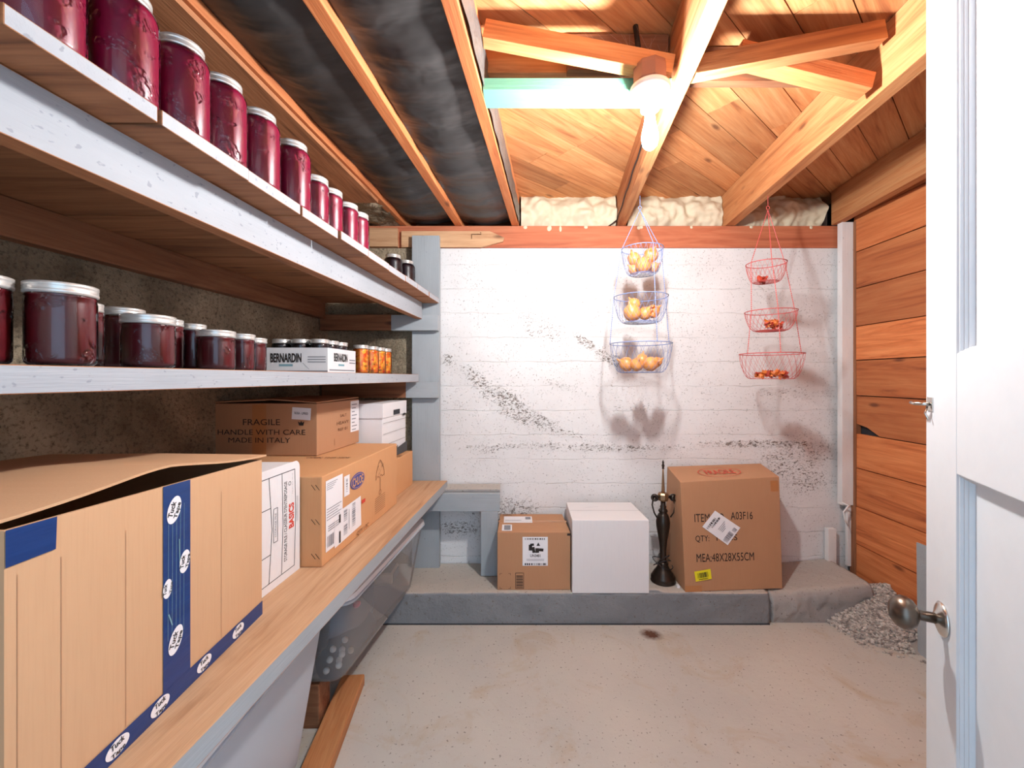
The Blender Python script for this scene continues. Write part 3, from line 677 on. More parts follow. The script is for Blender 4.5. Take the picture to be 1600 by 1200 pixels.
# carton tray with jars
t = thing('jar_carton', 'low white carton tray printed BERNARDIN, full of dark jars', 'carton', (-.865, 1.82, ZM))
y0, y1 = 1.70, 1.938; x0, x1 = -.992, -.742; sh = .024
cc = [(x0, y0), (x1, y0), (x1+sh, y1), (x0+sh, y1)]
def tray(cc, z0, h, th, mat, parent, name):
    b = MB(); n = 4; ctr = Vector((sum(p[0] for p in cc)/4, sum(p[1] for p in cc)/4))
    inn = [tuple(ctr+(Vector(p)-ctr)*(1-th*7)) for p in cc]
    vs = [(*p, z0) for p in cc]+[(*p, z0+h) for p in cc]+[(*p, z0+.002) for p in inn]+[(*p, z0+h) for p in inn]
    fs = [(3, 2, 1, 0), (8, 9, 10, 11)]
    for i in range(4):
        j = (i+1) % 4; fs += [(i, j, j+4, i+4), (i+4, j+4, j+12, i+12), (i+8, i+12, j+12, j+8)]
    b.add(vs, fs); return b.build(name, mat, parent)
tray(cc, ZM, .102, .002, M['cardw'], t, 'tray')
ff = Face((x0, y0, ZM), (x1-x0, 0, 0), (0, 0, .102)); fs_ = Face((x1, y0, ZM), (sh, y1-y0, 0), (0, 0, .102))
b = MB(); ff.text(b, 'BERNARDIN', .08, .42, .58, .78, mi=0, bold=.03); ff.quad(b, .22, .27, .44, .35, mi=1)
for k in range(3): ff.quad(b, .68, .62-.1*k, .97, .655-.1*k, mi=2)
ff.quad(b, .0, .04, 1, .1, mi=2); ff.line(b, (.6, .4), (.7, .16), .0015, mi=2)
fs_.text(b, 'BERNARDIN', .2, .48, .68, .82, mi=0, bold=.03); fs_.quad(b, .35, .3, .56, .38, mi=1)
for k in range(2): fs_.quad(b, .75, .55-.12*k, .98, .6-.12*k, mi=2)
fs_.quad(b, .05, .1, .95, .15, mi=2); b.build('printed_lettering', [M['ink'], M['teal'], M['greyink']], t)
for i in range(3):
    for j in range(3):
        u = (-.950+.079*i)+(j*.0078); v = 1.742+.077*j
        fnt = ['nearest', 'middle', 'farthest'][j]; sd = ['left', 'middle', 'right'][i]
        jar('cased', 'jamk', u+.004*0, v, ZM+.0025, 'black jar in the %s row of the white printed carton, %s column' % (fnt, sd), 'black jars packed in the printed carton')
for (X, Y, lb) in ((-.722, 2.02, 'orange pickled pepper jar touching the printed carton'), (-.702, 2.105, 'second orange pickled pepper jar from the printed carton'), (-.692, 2.19, 'third orange pickled pepper jar from the printed carton'), (-.682, 2.262, 'orange pickled pepper jar nearest the grey post')):
    jar('pickle', 'peppers', X, Y, ZM, lb, 'orange pepper jars at the far end of the middle shelf')

# ------------------------------------------------------------------ boxes
def hexbox(name, c, mats, parent, bevel=.003, mis=None):
    b = MB(); b.hexa(c, mis=mis); return b.build(name, mats, parent, bevel=bevel)
def quadbox(bl, br, fr, fl, z0, z1): # near-left, near-right, far-right, far-left
    a = [bl, br, fr, fl]; return [(p[0], p[1], z0) for p in a]+[(p[0], p[1], z1) for p in a]
BZ = .6405
# big box, near left
t = thing('cardboard_box', 'big open topped cardboard box with blue tape, nearest on the bench', 'box', (-.86, .75, BZ))
bl, br, fr, fl = (-1.12, .495), (-.588, .489), (-.603, 1.018), (-1.13, 1.02); h = .385
b = MB()  # open carton: walls with thickness
Ht = [.392, .392, .372, .372]; base = [bl, br, fr, fl]; ctr = Vector((-.86, .755)); inn = [tuple(ctr+(Vector(p)-ctr)*.985) for p in base]
vs = [(*p, BZ) for p in base]+[(*p, BZ+hh) for p, hh in zip(base, Ht)]+[(*p, BZ+.005) for p in inn]+[(*p, BZ+hh) for p, hh in zip(inn, Ht)]
fs2 = [(3, 2, 1, 0), (8, 9, 10, 11)]; mi2 = []
for i in range(4):
    j = (i+1) % 4; fs2 += [(i, j, j+4, i+4), (i+4, j+4, j+12, i+12), (i+8, i+12, j+12, j+8)]
b.add(vs, fs2); b.build('carton', M['card'], t, bevel=0)
# lifted top flap reaching from the wall side, its free edge bowed up
b = MB(); n = 20; rows = []
for k in range(n+1):
    q = k/n; Y = .480+(1.022-.480)*q
    ez = BZ+.392-.020*q+.004
    bow = .024*math.exp(-((q-.50)/.27)**2)+.008*math.sin(q*9)*.3
    if q > .5: bow *= max(0, 1-(q-.5)*1.6)
    A = Vector((-1.12, Y, ez+.004)); Mi = Vector((-.86+.01, Y, ez+bow*.7+.006)); E = Vector((-.594-.012*math.exp(-((q-.5)/.2)**2), Y, ez+bow+.003))
    rows.append((A, Mi, E))
vs = []; 
for A, Mi, E in rows: vs += [A, Mi, E, A+Vector((0, 0, .004)), Mi+Vector((0, 0, .004)), E+Vector((0, 0, .004))]
fs3 = []; mi3 = []
for k in range(n):
    a = k*6; c = a+6
    for (p, q) in ((0, 1), (1, 2)): fs3.append((a+p, c+p, c+q, a+q)); fs3.append((a+p+3, a+q+3, c+q+3, c+p+3))
    fs3.append((a+2, c+2, c+5, a+5)); fs3.append((a, a+3, c+3, c))
fs3 += [(0, 1, 4, 3), (1, 2, 5, 4), (n*6, n*6+3, n*6+4, n*6+1), (n*6+1, n*6+4, n*6+5, n*6+2)]
b.add(vs, fs3); b.build('top_flap', M['card'], t)
Fb = Face((br[0], br[1], BZ), (fr[0]-br[0], fr[1]-br[1], 0), (0, 0, .381), n=(1, .03, 0))
def topv(u): return (.392-.02*u)/.381
b = MB(); u0 = .434; u1 = .553
Fb.poly(b, [(u0, 0), (u1, 0), (u1, topv(u1)), (u0, topv(u0))], .0012)
o = b.build('vertical_tape', M['bluet'], t); o['label'] = 'blue tape with white oval marks'
def tuck(par, face, specs, off=.0020):
    for (u, v, r, tl) in specs:
        b = MB(); face.oval(b, u, v, r, r*.62, off, tilt=tl)
        for k, wd in enumerate(('Tuck', 'Tape')):
            dv = (.006-.014*k); cu = u+(-dv*math.sin(tl))/face.lu; cv = v+(dv*math.cos(tl))/face.lv
            hu = r*.58/face.lu; hv = .005*r/.022/face.lv
            face.text(b, wd, cu-hu, cv-hv, cu+hu, cv+hv, off+.0006, tilt=tl, bold=.02, mi=1)
        b.build('tape_mark', [M['lab'], M['ink']], par)
tuck(o, Fb, [(.478, .885, .024, 1.2), (.525, .62, .020, 1.35), (.450, .54, .016, 1.45), (.485, .28, .024, 1.15)])
b = MB(); Fb.line(b, (.50, .74), (.503, .60), .0015, .002); Fb.line(b, (.455, .42), (.47, .36), .0025, .002)
for k in range(5): Fb.line(b, (.455+.017*k, .90), (.452+.017*k, .30), .0006, .0018)
b.build('tape_ribs', M['teal'], o)
b = MB(); Fb.poly(b, [(-.0, 0), (1.0, 0), (1.0, .085), (0, .085)], .0016)
b.add([Fb.at(0, 0, .0016), Fb.at(1, 0, .0016), Fb.at(1, 0, .0016)+Vector((0, 0, -.0)), Fb.at(0, 0, .0016)], [(0, 1, 2, 3)])
o = b.build('bottom_tape', M['bluet'], t); o['label'] = 'blue tape along the bottom edge'
tuck(o, Fb, [(.82, .045, .020, .1), (.62, .045, .020, .1), (.42, .045, .020, .1), (.27, .045, .02, .1)], .0024)
b = MB(); Fb.poly(b, [(0, .915), (.105, .915), (.108, topv(.1)-.0), (0, topv(0))], .0016); b.build('corner_tape', M['bluet'], t)
b = MB()
for u in (.025, .12, .30, .72): Fb.line(b, (u, 0.09), (u, .88), .0009, .0006)
b.build('crease', M['card2'], t)

# white storage file box, standing on end
t = thing('file_box', 'white file storage box printed BASICS in red, behind the big taped box', 'box', (-.86, 1.16, BZ))
hexbox('carton', quadbox((-1.12, 1.045), (-.655, 1.045), (-.640, 1.262), (-1.12, 1.262), BZ, BZ+.318), M['cardw'], t)
Fw = Face((-.652, 1.045, BZ), (.015, .217, 0), (0, 0, .325), n=(1, -.07, 0))
b = MB(); arc = [(1-.10+.10*math.sin(a*PI/12), 1-.07+.07*math.cos(a*PI/12)) for a in range(0, 7)]
Fw.poly(b, [(0, 0), (1, 0)]+arc[::-1]+[(0, 1)], .003); o = b.build('printed_panel', M['cardw'], t)
b = MB(); K = M['blackv']
L = lambda p, q, wd=.0022: Fw.line(b, p, q, wd, .0036)
L((.88, .93), (.90, .55)); L((.90, .55), (.87, .07)); L((.0, .93), (.88, .93)); L((.0, .07), (.87, .07))
L((.60, .93), (.62, .5)); L((.62, .5), (.59, .07)); L((.34, .93), (.40, .5)); L((.40, .5), (.34, .07))
L((.0, .68), (.37, .68)); L((.0, .30), (.37, .30)); L((.43, .66), (.43, .38), .0018); L((.51, .66), (.51, .38), .0018); L((.43, .66), (.51, .66), .0018); L((.43, .38), (.51, .38), .0018)
Fw.text(b, "STORAGE FILE / CLASSEUR D'ENTREPOSAGE", .64, .16, .705, .85, .0036, 90, 0)
Fw.text(b, "STORAGE FILE", .455, .42, .485, .62, .0036, 90, 2)
Fw.text(b, "BASICS", .745, .42, .86, .64, .0036, 90, 1, bold=.04)
Fw.oval(b, .765, .82, .006, .006, .0036, ring=.3); Fw.text(b, 'Made for filing', .82, .72, .835, .9, .0036, 90, 2, bold=0)
for k in range(3): Fw.line(b, (.92+.018*k, .45), (.92+.018*k, .68), .0007, .0036, 2)
b.build('printed_lettering', [K, M['inkr'], M['greyink']], o)

# long lamp carton with blue oval
t = thing('long_carton', 'long orange-brown carton with a blue oval logo and shipping labels, lying on the bench', 'box', (-.7, 1.58, BZ))
cn = quadbox((-1.05, 1.270), (-.570, 1.268), (-.521, 1.912), (-1.0, 1.93), BZ, BZ+.272)
hexbox('carton', cn, M['card3'], t, .004)
Fc = Face((-.570, 1.268, BZ), (.049, .644, 0), (0, 0, .272))
FY = lambda Y: (Y-1.268)/.644
def label_part(parent, face, u0, v0, u1, v1, tilt=0, mat='lab', off=.0012, name='label'):
    b = MB(); face.quad(b, u0, v0, u1, v1, off, tilt=tilt); return b.build(name, M[mat], parent)
o = label_part(t, Fc, FY(1.287), .13, FY(1.395), .93)
b = MB()
for k in range(4): Fc.quad(b, FY(1.292), .89-.022*k, FY(1.36-.01*k), .896-.022*k, .002)
for k in range(5): Fc.quad(b, FY(1.292), .60-.03*k, FY(1.385-.012*(k % 3)), .608-.03*k, .002)
for k in range(3): Fc.quad(b, FY(1.30), .40-.025*k, FY(1.37), .41-.025*k, .002)
Fc.bars(b, FY(1.295), .17, FY(1.335), .30, .002, n=12); b.build('printed_lines', M['greyink'], o)
o = label_part(t, Fc, FY(1.405), .63, FY(1.445), .88); b = MB(); Fc.bars(b, FY(1.418), .68, FY(1.43), .84, .002, vert=False, n=12); b.build('printed_lines', M['greyink'], o)
b = MB(); Fc.poly(b, [(FY(1.340), .10), (FY(1.535), .13), (FY(1.530), .52), (FY(1.375), .50), (FY(1.372), .44), (FY(1.340), .44)], .002); o = b.build('label', M['lab'], t)
b = MB(); Fc.quad(b, FY(1.368), .12, FY(1.378), .26, .003, 1); Fc.quad(b, FY(1.368), .36, FY(1.378), .46, .003, 1)
Fc.bars(b, FY(1.40), .34, FY(1.425), .47, .003, vert=False, n=12); Fc.bars(b, FY(1.40), .17, FY(1.425), .29, .003, vert=False, n=12)
Fc.bars(b, FY(1.462), .2, FY(1.485), .50, .003, vert=False, n=26)
for k in range(5): Fc.quad(b, FY(1.437), .2, FY(1.439), .45-.05*k, .003)
b.build('printed_lines', [M['greyink'], M['ink']], o)
b = MB(); Fc.oval(b, FY(1.507), .745, .058, .028, .002); o = b.build('oval_logo', M['inkbl'], t)
b = MB(); Fc.oval(b, FY(1.507), .745, .053, .024, .003, ring=.06); Fc.text(b, 'CHLOE', FY(1.466), .69, FY(1.548), .80, .003, bold=.02); b.build('printed_lettering', M['card3'], o)
b = MB(); cu = FY(1.712)
S_ = [(FY(1.668), .60), (FY(1.675), .70), (FY(1.695), .82), (cu, .87), (FY(1.73), .83), (FY(1.752), .72), (FY(1.758), .62)]
for p, q in zip(S_[:-1], S_[1:]): Fc.line(b, p, q, .0022, .002)
for k in range(6): Fc.line(b, S_[k], (S_[k+1][0], S_[k+1][1]-.03), .0014, .002)
sc1 = [(FY(1.668), .60), (FY(1.69), .645), (FY(1.705), .61), (FY(1.72), .65), (FY(1.735), .615), (FY(1.758), .62)]
for p, q in zip(sc1[:-1], sc1[1:]): Fc.line(b, p, q, .0018, .002)
for k in range(10):
    rr2 = random.Random(k); p = (FY(1.68+.07*rr2.random()), .64+.14*rr2.random()); Fc.line(b, p, (p[0]+.012, p[1]+.03), .0014, .002)
Fc.line(b, (cu, .61), (cu, .42), .0018, .002); Fc.line(b, (cu+.006, .61), (cu+.006, .42), .0018, .002); Fc.oval(b, cu, .39, .012, .010, .002, ring=.2)
for k in range(8): Fc.line(b, (FY(1.66), .33-.03*k), (FY(1.765), .335-.03*k), .0014, .002)
Fc.text(b, 'QTY 1 PC', FY(1.50), .02, FY(1.60), .08, .002, bold=.01)
b.build('printed_drawing', M['inkb'], t)
b = MB(); Fc.quad(b, FY(1.54), .40, FY(1.57), .45, .002); b.build('printed_mark', M['inkr'], t)
Fe = Face((-.62, 1.2685, BZ), (.05, 0, 0), (0, 0, .272)); b = MB()
for v in (.88, .5, .12):
    for k in range(2): Fe.line(b, (.35+.25*k, v+.03), (.6+.25*k, v-.03), .0015, .0015)
b.build('staples', M['bronze'], t)
Ft = Face((-.98, 1.3, BZ+.272), (.4, 0, 0), (0, .6, 0)); b = MB(); Ft.text(b, 'OPEN THIS SIDE', .55, .42, .95, .46, .0015); b.build('printed_lettering', M['inkb'], t)

# fragile box on top of it
TZ = BZ+.2735
t = thing('cardboard_box', 'brown box printed FRAGILE HANDLE WITH CARE, stacked on the long carton', 'box', (-.94, 1.77, TZ))
cn = quadbox((-1.150, 1.605), (-.7375, 1.597), (-.703, 1.94), (-1.085, 1.945), TZ, TZ+.198)
hexbox('carton', cn, M['card2'], t, .003)
b = MB(); zt = TZ+.199
b.add([(-1.148, 1.603, zt), (-.935, 1.598, zt+.010), (-.925, 1.77, zt+.012), (-1.12, 1.77, zt+.002), (-1.148, 1.603, zt+.004), (-.935, 1.598, zt+.014), (-.925, 1.77, zt+.016), (-1.12, 1.77, zt+.006)], [(0, 1, 2, 3), (7, 6, 5, 4), (0, 4, 5, 1), (1, 5, 6, 2), (2, 6, 7, 3), (3, 7, 4, 0)]); b.build('top_flap', M['card2'], t)
b = MB(); b.add([(-.94, 1.62, zt+.012), (-.739, 1.598, zt), (-.705, 1.94, zt+.004), (-.94, 1.94, zt+.012), (-.94, 1.62, zt+.016), (-.739, 1.598, zt+.004), (-.705, 1.94, zt+.008), (-.94, 1.94, zt+.016)], [(0, 1, 2, 3), (7, 6, 5, 4), (0, 4, 5, 1), (1, 5, 6, 2), (2, 6, 7, 3), (3, 7, 4, 0)]); b.build('top_flap', M['card2'], t)
Ff = Face((-1.150, 1.605, TZ), (.4125, -.008, 0), (0, 0, .198))
b = MB(); Ff.text(b, 'FRAGILE', .315, .585, .66, .70, bold=0); Ff.text(b, 'HANDLE WITH CARE', .08, .40, .895, .50, bold=0); Ff.text(b, 'MADE IN ITALY', .18, .25, .755, .345, bold=0)
Ff.poly(b, [(.835, .58), (.875, .58), (.885, .66), (.865, .63), (.855, .67), (.845, .63), (.825, .66)]); b.build('printed_lettering', M['inkb'], t).data.materials[0] = M['ink']
o = label_part(t, Ff, .77, .69, .945, .92, -.06); b = MB(); Ff.text(b, 'ROSA - UP*RED'.replace('*', ''), .795, .79, .92, .835, .002, tilt=-.06); b.build('printed_lettering', M['ink'], o)
label_part(t, Ff, .40, .0, .53, .98, 0, 'tapec', .0006, 'packing_tape')
Fs2 = Face((-.7375, 1.597, TZ), (.0345, .343, 0), (0, 0, .198))
o = label_part(t, Fs2, .76, .28, .99, .97); b = MB()
for k in range(8): Fs2.quad(b, .79, .88-.08*k, .93-.03*(k % 3), .90-.08*k, .002)
b.build('printed_lines', M['greyink'], o)
b = MB(); Fs2.text(b, 'SALT', .50, .66, .66, .72); Fs2.text(b, 'HEAVY', .42, .50, .72, .57); Fs2.text(b, 'REF 01', .45, .37, .68, .43); Fs2.line(b, (.37, .1), (.37, .24), .002); b.build('printed_lettering', M['inkb'], t)

# brown box and white banker box at the far end
t = thing('cardboard_box', 'plain brown cardboard box at the far end of the bench, under the white banker box', 'box', (-.7, 2.13, BZ))
hexbox('carton', quadbox((-.92, 1.958), (-.560, 1.950), (-.532, 2.262), (-.90, 2.262), BZ, BZ+.178), M['card3'], t)
b = MB(); b.add([(-.90, 2.09, BZ+.1795), (-.55, 2.085, BZ+.1795), (-.549, 2.13, BZ+.1795), (-.90, 2.135, BZ+.1795)], [(0, 1, 2, 3)]); b.build('packing_tape', M['tapec'], t)
t = thing('banker_box', 'white banker box with a dark hand hole, on the small brown box', 'box', (-.7, 2.1, BZ+.18))
z0 = BZ+.1805
hexbox('carton', quadbox((-.93, 1.96), (-.600, 1.956), (-.568, 2.255), (-.90, 2.255), z0, z0+.245), M['cardw'], t)
hexbox('box_lid', quadbox((-.935, 1.954), (-.596, 1.950), (-.564, 2.260), (-.905, 2.260), z0+.200, z0+.268), M['cardw'], t, .002)
Fk = Face((-.598, 1.950, z0), (.033, .31, 0), (0, 0, .268), n=(1, -.1, 0))
b = MB(); Fk.poly(b, [(0, 0), (1, 0), (1, .20), (.55, .14), (0, .02)], .0035, 0); Fk.oval(b, .47, .17, .03, .012, .0045, 1); Fk.oval(b, .47, .19, .02, .006, .0055, 2)
for v in (.66, .47, .28): Fk.line(b, (.0, v), (.98, v+.0), .0014, .0045, 1)
Fk.quad(b, .80, .72, .92, .76, .0045, 1); b.build('printed_panel', [M['blackv'], M['ink'], M['lab']], t)
b = MB(); Fk.quad(b, .40, .77, .66, .86, .0045); b.build('hand_hole', M['dark'], t)

# boxes on the ledge ------------------------------------------------
LZ = .152
t = thing('cardboard_box', 'small taped brown shipping box with a UN3481 label, on the ledge beside the bench leg', 'box', (.1, 2.24, LZ))
cn = quadbox((-.073, 2.103), (.291, 2.103), (.283, 2.385), (-.066, 2.385), LZ+.0005, LZ+.288); hexbox('carton', cn, M['card2'], t)
Fu = Face((-.073, 2.103, LZ), (.364, 0, 0), (0, 0, .287))
o = label_part(t, Fu, .345, .425, .69, .925)
b = MB(); Fu.bars(b, .375, .875, .655, .905, .002, n=26, seed=4); Fu.bars(b, .375, .435, .665, .47, .002, n=26, seed=5)
Fu.text(b, 'UN3481', .45, .575, .59, .625, .002, bold=.01)
for (u, v, a, c) in ((.43, .74, .045, .10), (.475, .70, .04, .10), (.52, .69, .05, .08), (.57, .70, .06, .05), (.45, .79, .05, .04)): Fu.quad(b, u, v-c/2, u+a, v+c/2, .002, tilt=.1*(u*37 % 3-1))
Fu.poly(b, [(.535, .77), (.585, .77), (.56, .83)], .002)
for k in range(2): Fu.quad(b, .40, .535-.022*k, .64, .541-.022*k, .002, 1)
b.build('printed_lettering', [M['ink'], M['greyink']], o)
b = MB()
for k in range(9): Fu.quad(b, .26, .05+.025*k, .35, .058+.025*k+(k % 2)*.006, .0012)
for p, q in (((.25, .03), (.36, .03)), ((.25, .30), (.36, .30)), ((.25, .03), (.25, .30)), ((.36, .03), (.36, .30))): Fu.line(b, p, q, .002, .0012)
for (u, v, su, sv) in ((.035, .03, 1, 1), (.18, .03, -1, 1), (.035, .29, 1, -1), (.18, .29, -1, -1)):
    Fu.line(b, (u, v), (u+.03*su, v), .0015, .0012); Fu.line(b, (u, v), (u, v+.03*sv), .0015, .0012)
Fu.quad(b, .955, .945, 1.0, .985, .0012); b.build('printed_mark', M['ink'], t)
Fut = Face((-.073, 2.103, LZ+.288), (.364, 0, 0), (0, .282, 0))
label_part(t, Fut, .0, .52, 1, .60, 0, 'clear', .0008, 'packing_tape'); o = label_part(t, Fut, .08, .48, .50, .84)
b = MB(); Fut.quad(b, .40, .66, .48, .8, .002); Fut.quad(b, .1, .6, .34, .62, .002); b.build('printed_lines', M['greyink'], o)
o = label_part(t, Fut, .06, .06, .20, .38); b = MB(); Fut.quad(b, .09, .1, .18, .34, .002); b.build('printed_lines', M['greyink'], o)
b = MB(); Fut.bars(b, .06, .88, .20, .97, .0012, vert=False, n=7); Fut.line(b, (0, .56), (1, .56), .0015, .0015); b.build('printed_mark', M['inkb'], t)

t = thing('white_box', 'plain white cardboard box on the ledge, left of the bronze lamp', 'box', (.48, 2.22, LZ))
cn = quadbox((.295, 2.070), (.672, 2.070), (.668, 2.37), (.305, 2.37), LZ+.0005, LZ+.359); hexbox('carton', cn, M['cardw'], t)
Fwt = Face((.295, 2.07, LZ+.3595), (.377, 0, 0), (.005, .30, 0)); b = MB(); Fwt.line(b, (.0, .5), (1, .5), .002, .001); Fwt.line(b, (.25, .66), (.45, .72), .0012, .001); b.build('printed_mark', M['lab'], t).data.materials[0] = M['greyink']

# large box with stencilled letters
t = thing('cardboard_box', 'largest brown box on the ledge, printed ITEM NO. A03F16 and MEA:48X28X55CM', 'box', (1.1, 2.23, LZ))
BL = P(1070.6, 925.4, 2.082); BR = P(1222.7, 919.5, 2.118); BL.z = LZ+.001; BR.z = LZ+.001
TL = P(1063, 753.5, 2.082); TR = P(1217.5, 744.6, 2.118); FLt = P(1042.5, 729, 2.372); FRt = P(1188, 724, 2.395)
FLb = Vector((BL.x-.002, 2.36, LZ+.001)); FRb = Vector((BR.x-.05, 2.385, LZ+.001))
hexbox('carton', [BL, BR, FRb, FLb, TL, TR, FRt, FLt], M['card2'], t, .003)
Fm = Face(BL, BR-BL, (TL-BL), n=(TL-BL).cross(BR-BL)*-1)
def fm(zx, zy): # from zoomed reading to fractions
    v = (1115-zy)/828.; u = (zx-(435-35*v))/(732.); return u, v
b = MB()
def mt(s, x0, y0, x1, y1):
    a = fm(x0, y1); c = fm(x1, y0); Fm.text(b, s, a[0], a[1], c[0], c[1], .0015, bold=.0)
mt('ITEM NO.', 505, 528, 735, 590); mt('A03F16', 775, 520, 938, 578); mt('QTY:', 512, 692, 612, 745); mt('1 PCS', 668, 690, 822, 735); mt('MEA:48X28X55CM', 520, 830, 948, 892)
b.build('printed_lettering', M['ink'], t)
b = MB(); qs = [fm(560, 625), fm(750, 770), fm(845, 640), fm(655, 505)]; Fm.poly(b, qs, .003); o = b.build('shipping_label', M['lab'], t)
sub = Face(Fm.at(*qs[0], .0035), Fm.at(*qs[1], .0035)-Fm.at(*qs[0], .0035), Fm.at(*qs[3], .0035)-Fm.at(*qs[0], .0035), n=Fm.n)
b = MB(); sub.bars(b, .12, .08, .19, .7, .001, vert=False, n=14, mi=1) ; sub.bars(b, .22, .25, .28, .85, .001, vert=False, n=16, mi=1)
sub.bars(b, .76, .08, .93, .62, .001, vert=False, n=20, mi=0); sub.bars(b, .80, .70, .93, .88, .001, vert=False, n=8); 
for k in range(4): sub.quad(b, .44+.05*k, .35, .455+.05*k, .85-.08*k, .001)
b.build('printed_lines', [M['greyink'], M['ink']], o)
b = MB(); qs = [fm(512, 1038), fm(630, 1020), fm(620, 945), fm(500, 962)]; Fm.poly(b, qs, .003); o = b.build('yellow_label', M['yel'], t)
sub = Face(Fm.at(*qs[0], .0035), Fm.at(*qs[1], .0035)-Fm.at(*qs[0], .0035), Fm.at(*qs[3], .0035)-Fm.at(*qs[0], .0035), n=Fm.n)
b = MB(); sub.bars(b, .15, .28, .85, .78, .001, n=22); sub.quad(b, .2, .12, .78, .17, .001); b.build('printed_lines', M['ink'], o)
Ftp = Face(TL, TR-TL, FLt-TL); b = MB(); Ftp.oval(b, .48, .45, .115, .085, .0025, ring=.035); Ftp.text(b, 'FRAGILE', .33, .32, .64, .58, .0025, bold=0); b.build('printed_lettering', M['inkr'], t)
b = MB(); vz = Vector((0, 0, 1)); a, c, d, e = TL+vz*.001, TR+vz*.001, FRt+vz*.008, FLt+vz*.012
b.add([a, c, d, e, a+vz*.004, c+vz*.004, d+vz*.004, e+vz*.004], [(0, 1, 2, 3), (7, 6, 5, 4), (0, 4, 5, 1), (1, 5, 6, 2), (2, 6, 7, 3), (3, 7, 4, 0)]) if False else None
Fl_ = Face(FLb, BL-FLb, FLt-FLb, n=(-1, 0, 0)); o = label_part(t, Fl_, .45, .42, .85, .62, 0, 'lab', .002); b = MB(); Fl_.quad(b, .5, .46, .62, .58, .003); b.build('printed_lines', M['greyink'], o)
label_part(t, Fm, .0, .0, .17, .055, 0, 'tapec', .001, 'packing_tape'); label_part(t, Fm, .92, .9, 1.0, 1.0, 0, 'tapec', .001, 'packing_tape')

# bronze lamp base --------------------------------------------------
lx, ly = .785, 2.195
t = thing('table_lamp', 'dark bronze table lamp without a shade, standing between the white box and largest brown box', 'lamp', (lx, ly, LZ))
def L_(pr): return [(r, LZ+z) for r, z in pr]
b = MB(); b.lathe(L_([(0, .0), (.060, .0), (.063, .006), (.058, .012), (.062, .020), (.060, .030), (.052, .038), (.050, .046), (.040, .060), (.030, .075), (.024, .088), (.026, .096), (.020, .104), (0, .104)]), (lx, ly, 0), 36)
b.build('lamp_base', M['bronze'], t)
b = MB(); b.lathe(L_([(0, .102), (.019, .104), (.0165, .12), (.017, .17), (.021, .21), (.028, .25), (.034, .285), (.0355, .31), (.031, .335), (.024, .35), (.018, .358), (.024, .364), (.022, .372), (.014, .380), (.017, .388), (.012, .396), (.0125, .42), (0, .42)]), (lx, ly, 0), 32)
b.build('lamp_column', M['bronze'], t)
b = MB(); b.lathe(L_([(0, .418), (.024, .420), (.028, .428), (.028, .452), (.022, .460), (0, .460)]), (lx, ly, 0), 8, smooth=False); b.build('socket_block', M['brass'], t)
for s in (-1, 1):
    b = MB(); b.tube([(lx+s*.02, ly, LZ+.44), (lx+s*.035, ly-.003, LZ+.438)], .008, 10)
    b.lathe([(0, -.012), (.015, -.012), (.019, -.006), (.019, .012), (.015, .018), (.010, .018), (.010, .004), (0, .004)], (lx+s*.048, ly-.012, LZ+.438), 20, axis=(s*.3, -1, .2)); b.build('socket', M['bronze'], t)
    b = MB(); b.tube([(lx+s*.052, ly, LZ+.425), (lx+s*.060, ly-.01, LZ+.40), (lx+s*.050, ly-.012, LZ+.36), (lx+s*.035, ly-.008, LZ+.335)], .004, 6); b.build('pull_chain', M['bronze'], t)
b = MB(); b.lathe(L_([(0, .458), (.009, .460), (.0085, .475), (.0045, .56), (.0035, .585), (0, .586)]), (lx, ly, 0), 14); b.build('centre_rod', M['brass'], t)
b = MB(); b.lathe(L_([(0, .583), (.007, .585), (.005, .592), (.008, .600), (.004, .612), (.006, .618), (0, .632)]), (lx, ly, 0), 14); b.build('finial', M['bronze'], t)
b = MB(); pl = []
for i in range(60):
    q = i/59; a = q*6*PI; r = .03+.016*math.sin(q*9)+.01*q; pl.append((lx+r*math.cos(a), ly+r*math.sin(a)*.8, LZ+.055+.13*q*(1-q)*2+.012*math.sin(a*1.7)+.02*q))
b.tube(pl, .0022, 6); b.build('power_cord', M['blackc'], t)
b = MB(); b.box(lx+.045, lx+.058, ly-.075, ly-.055, LZ+.001, LZ+.012); b.build('plug', M['lab'], t)

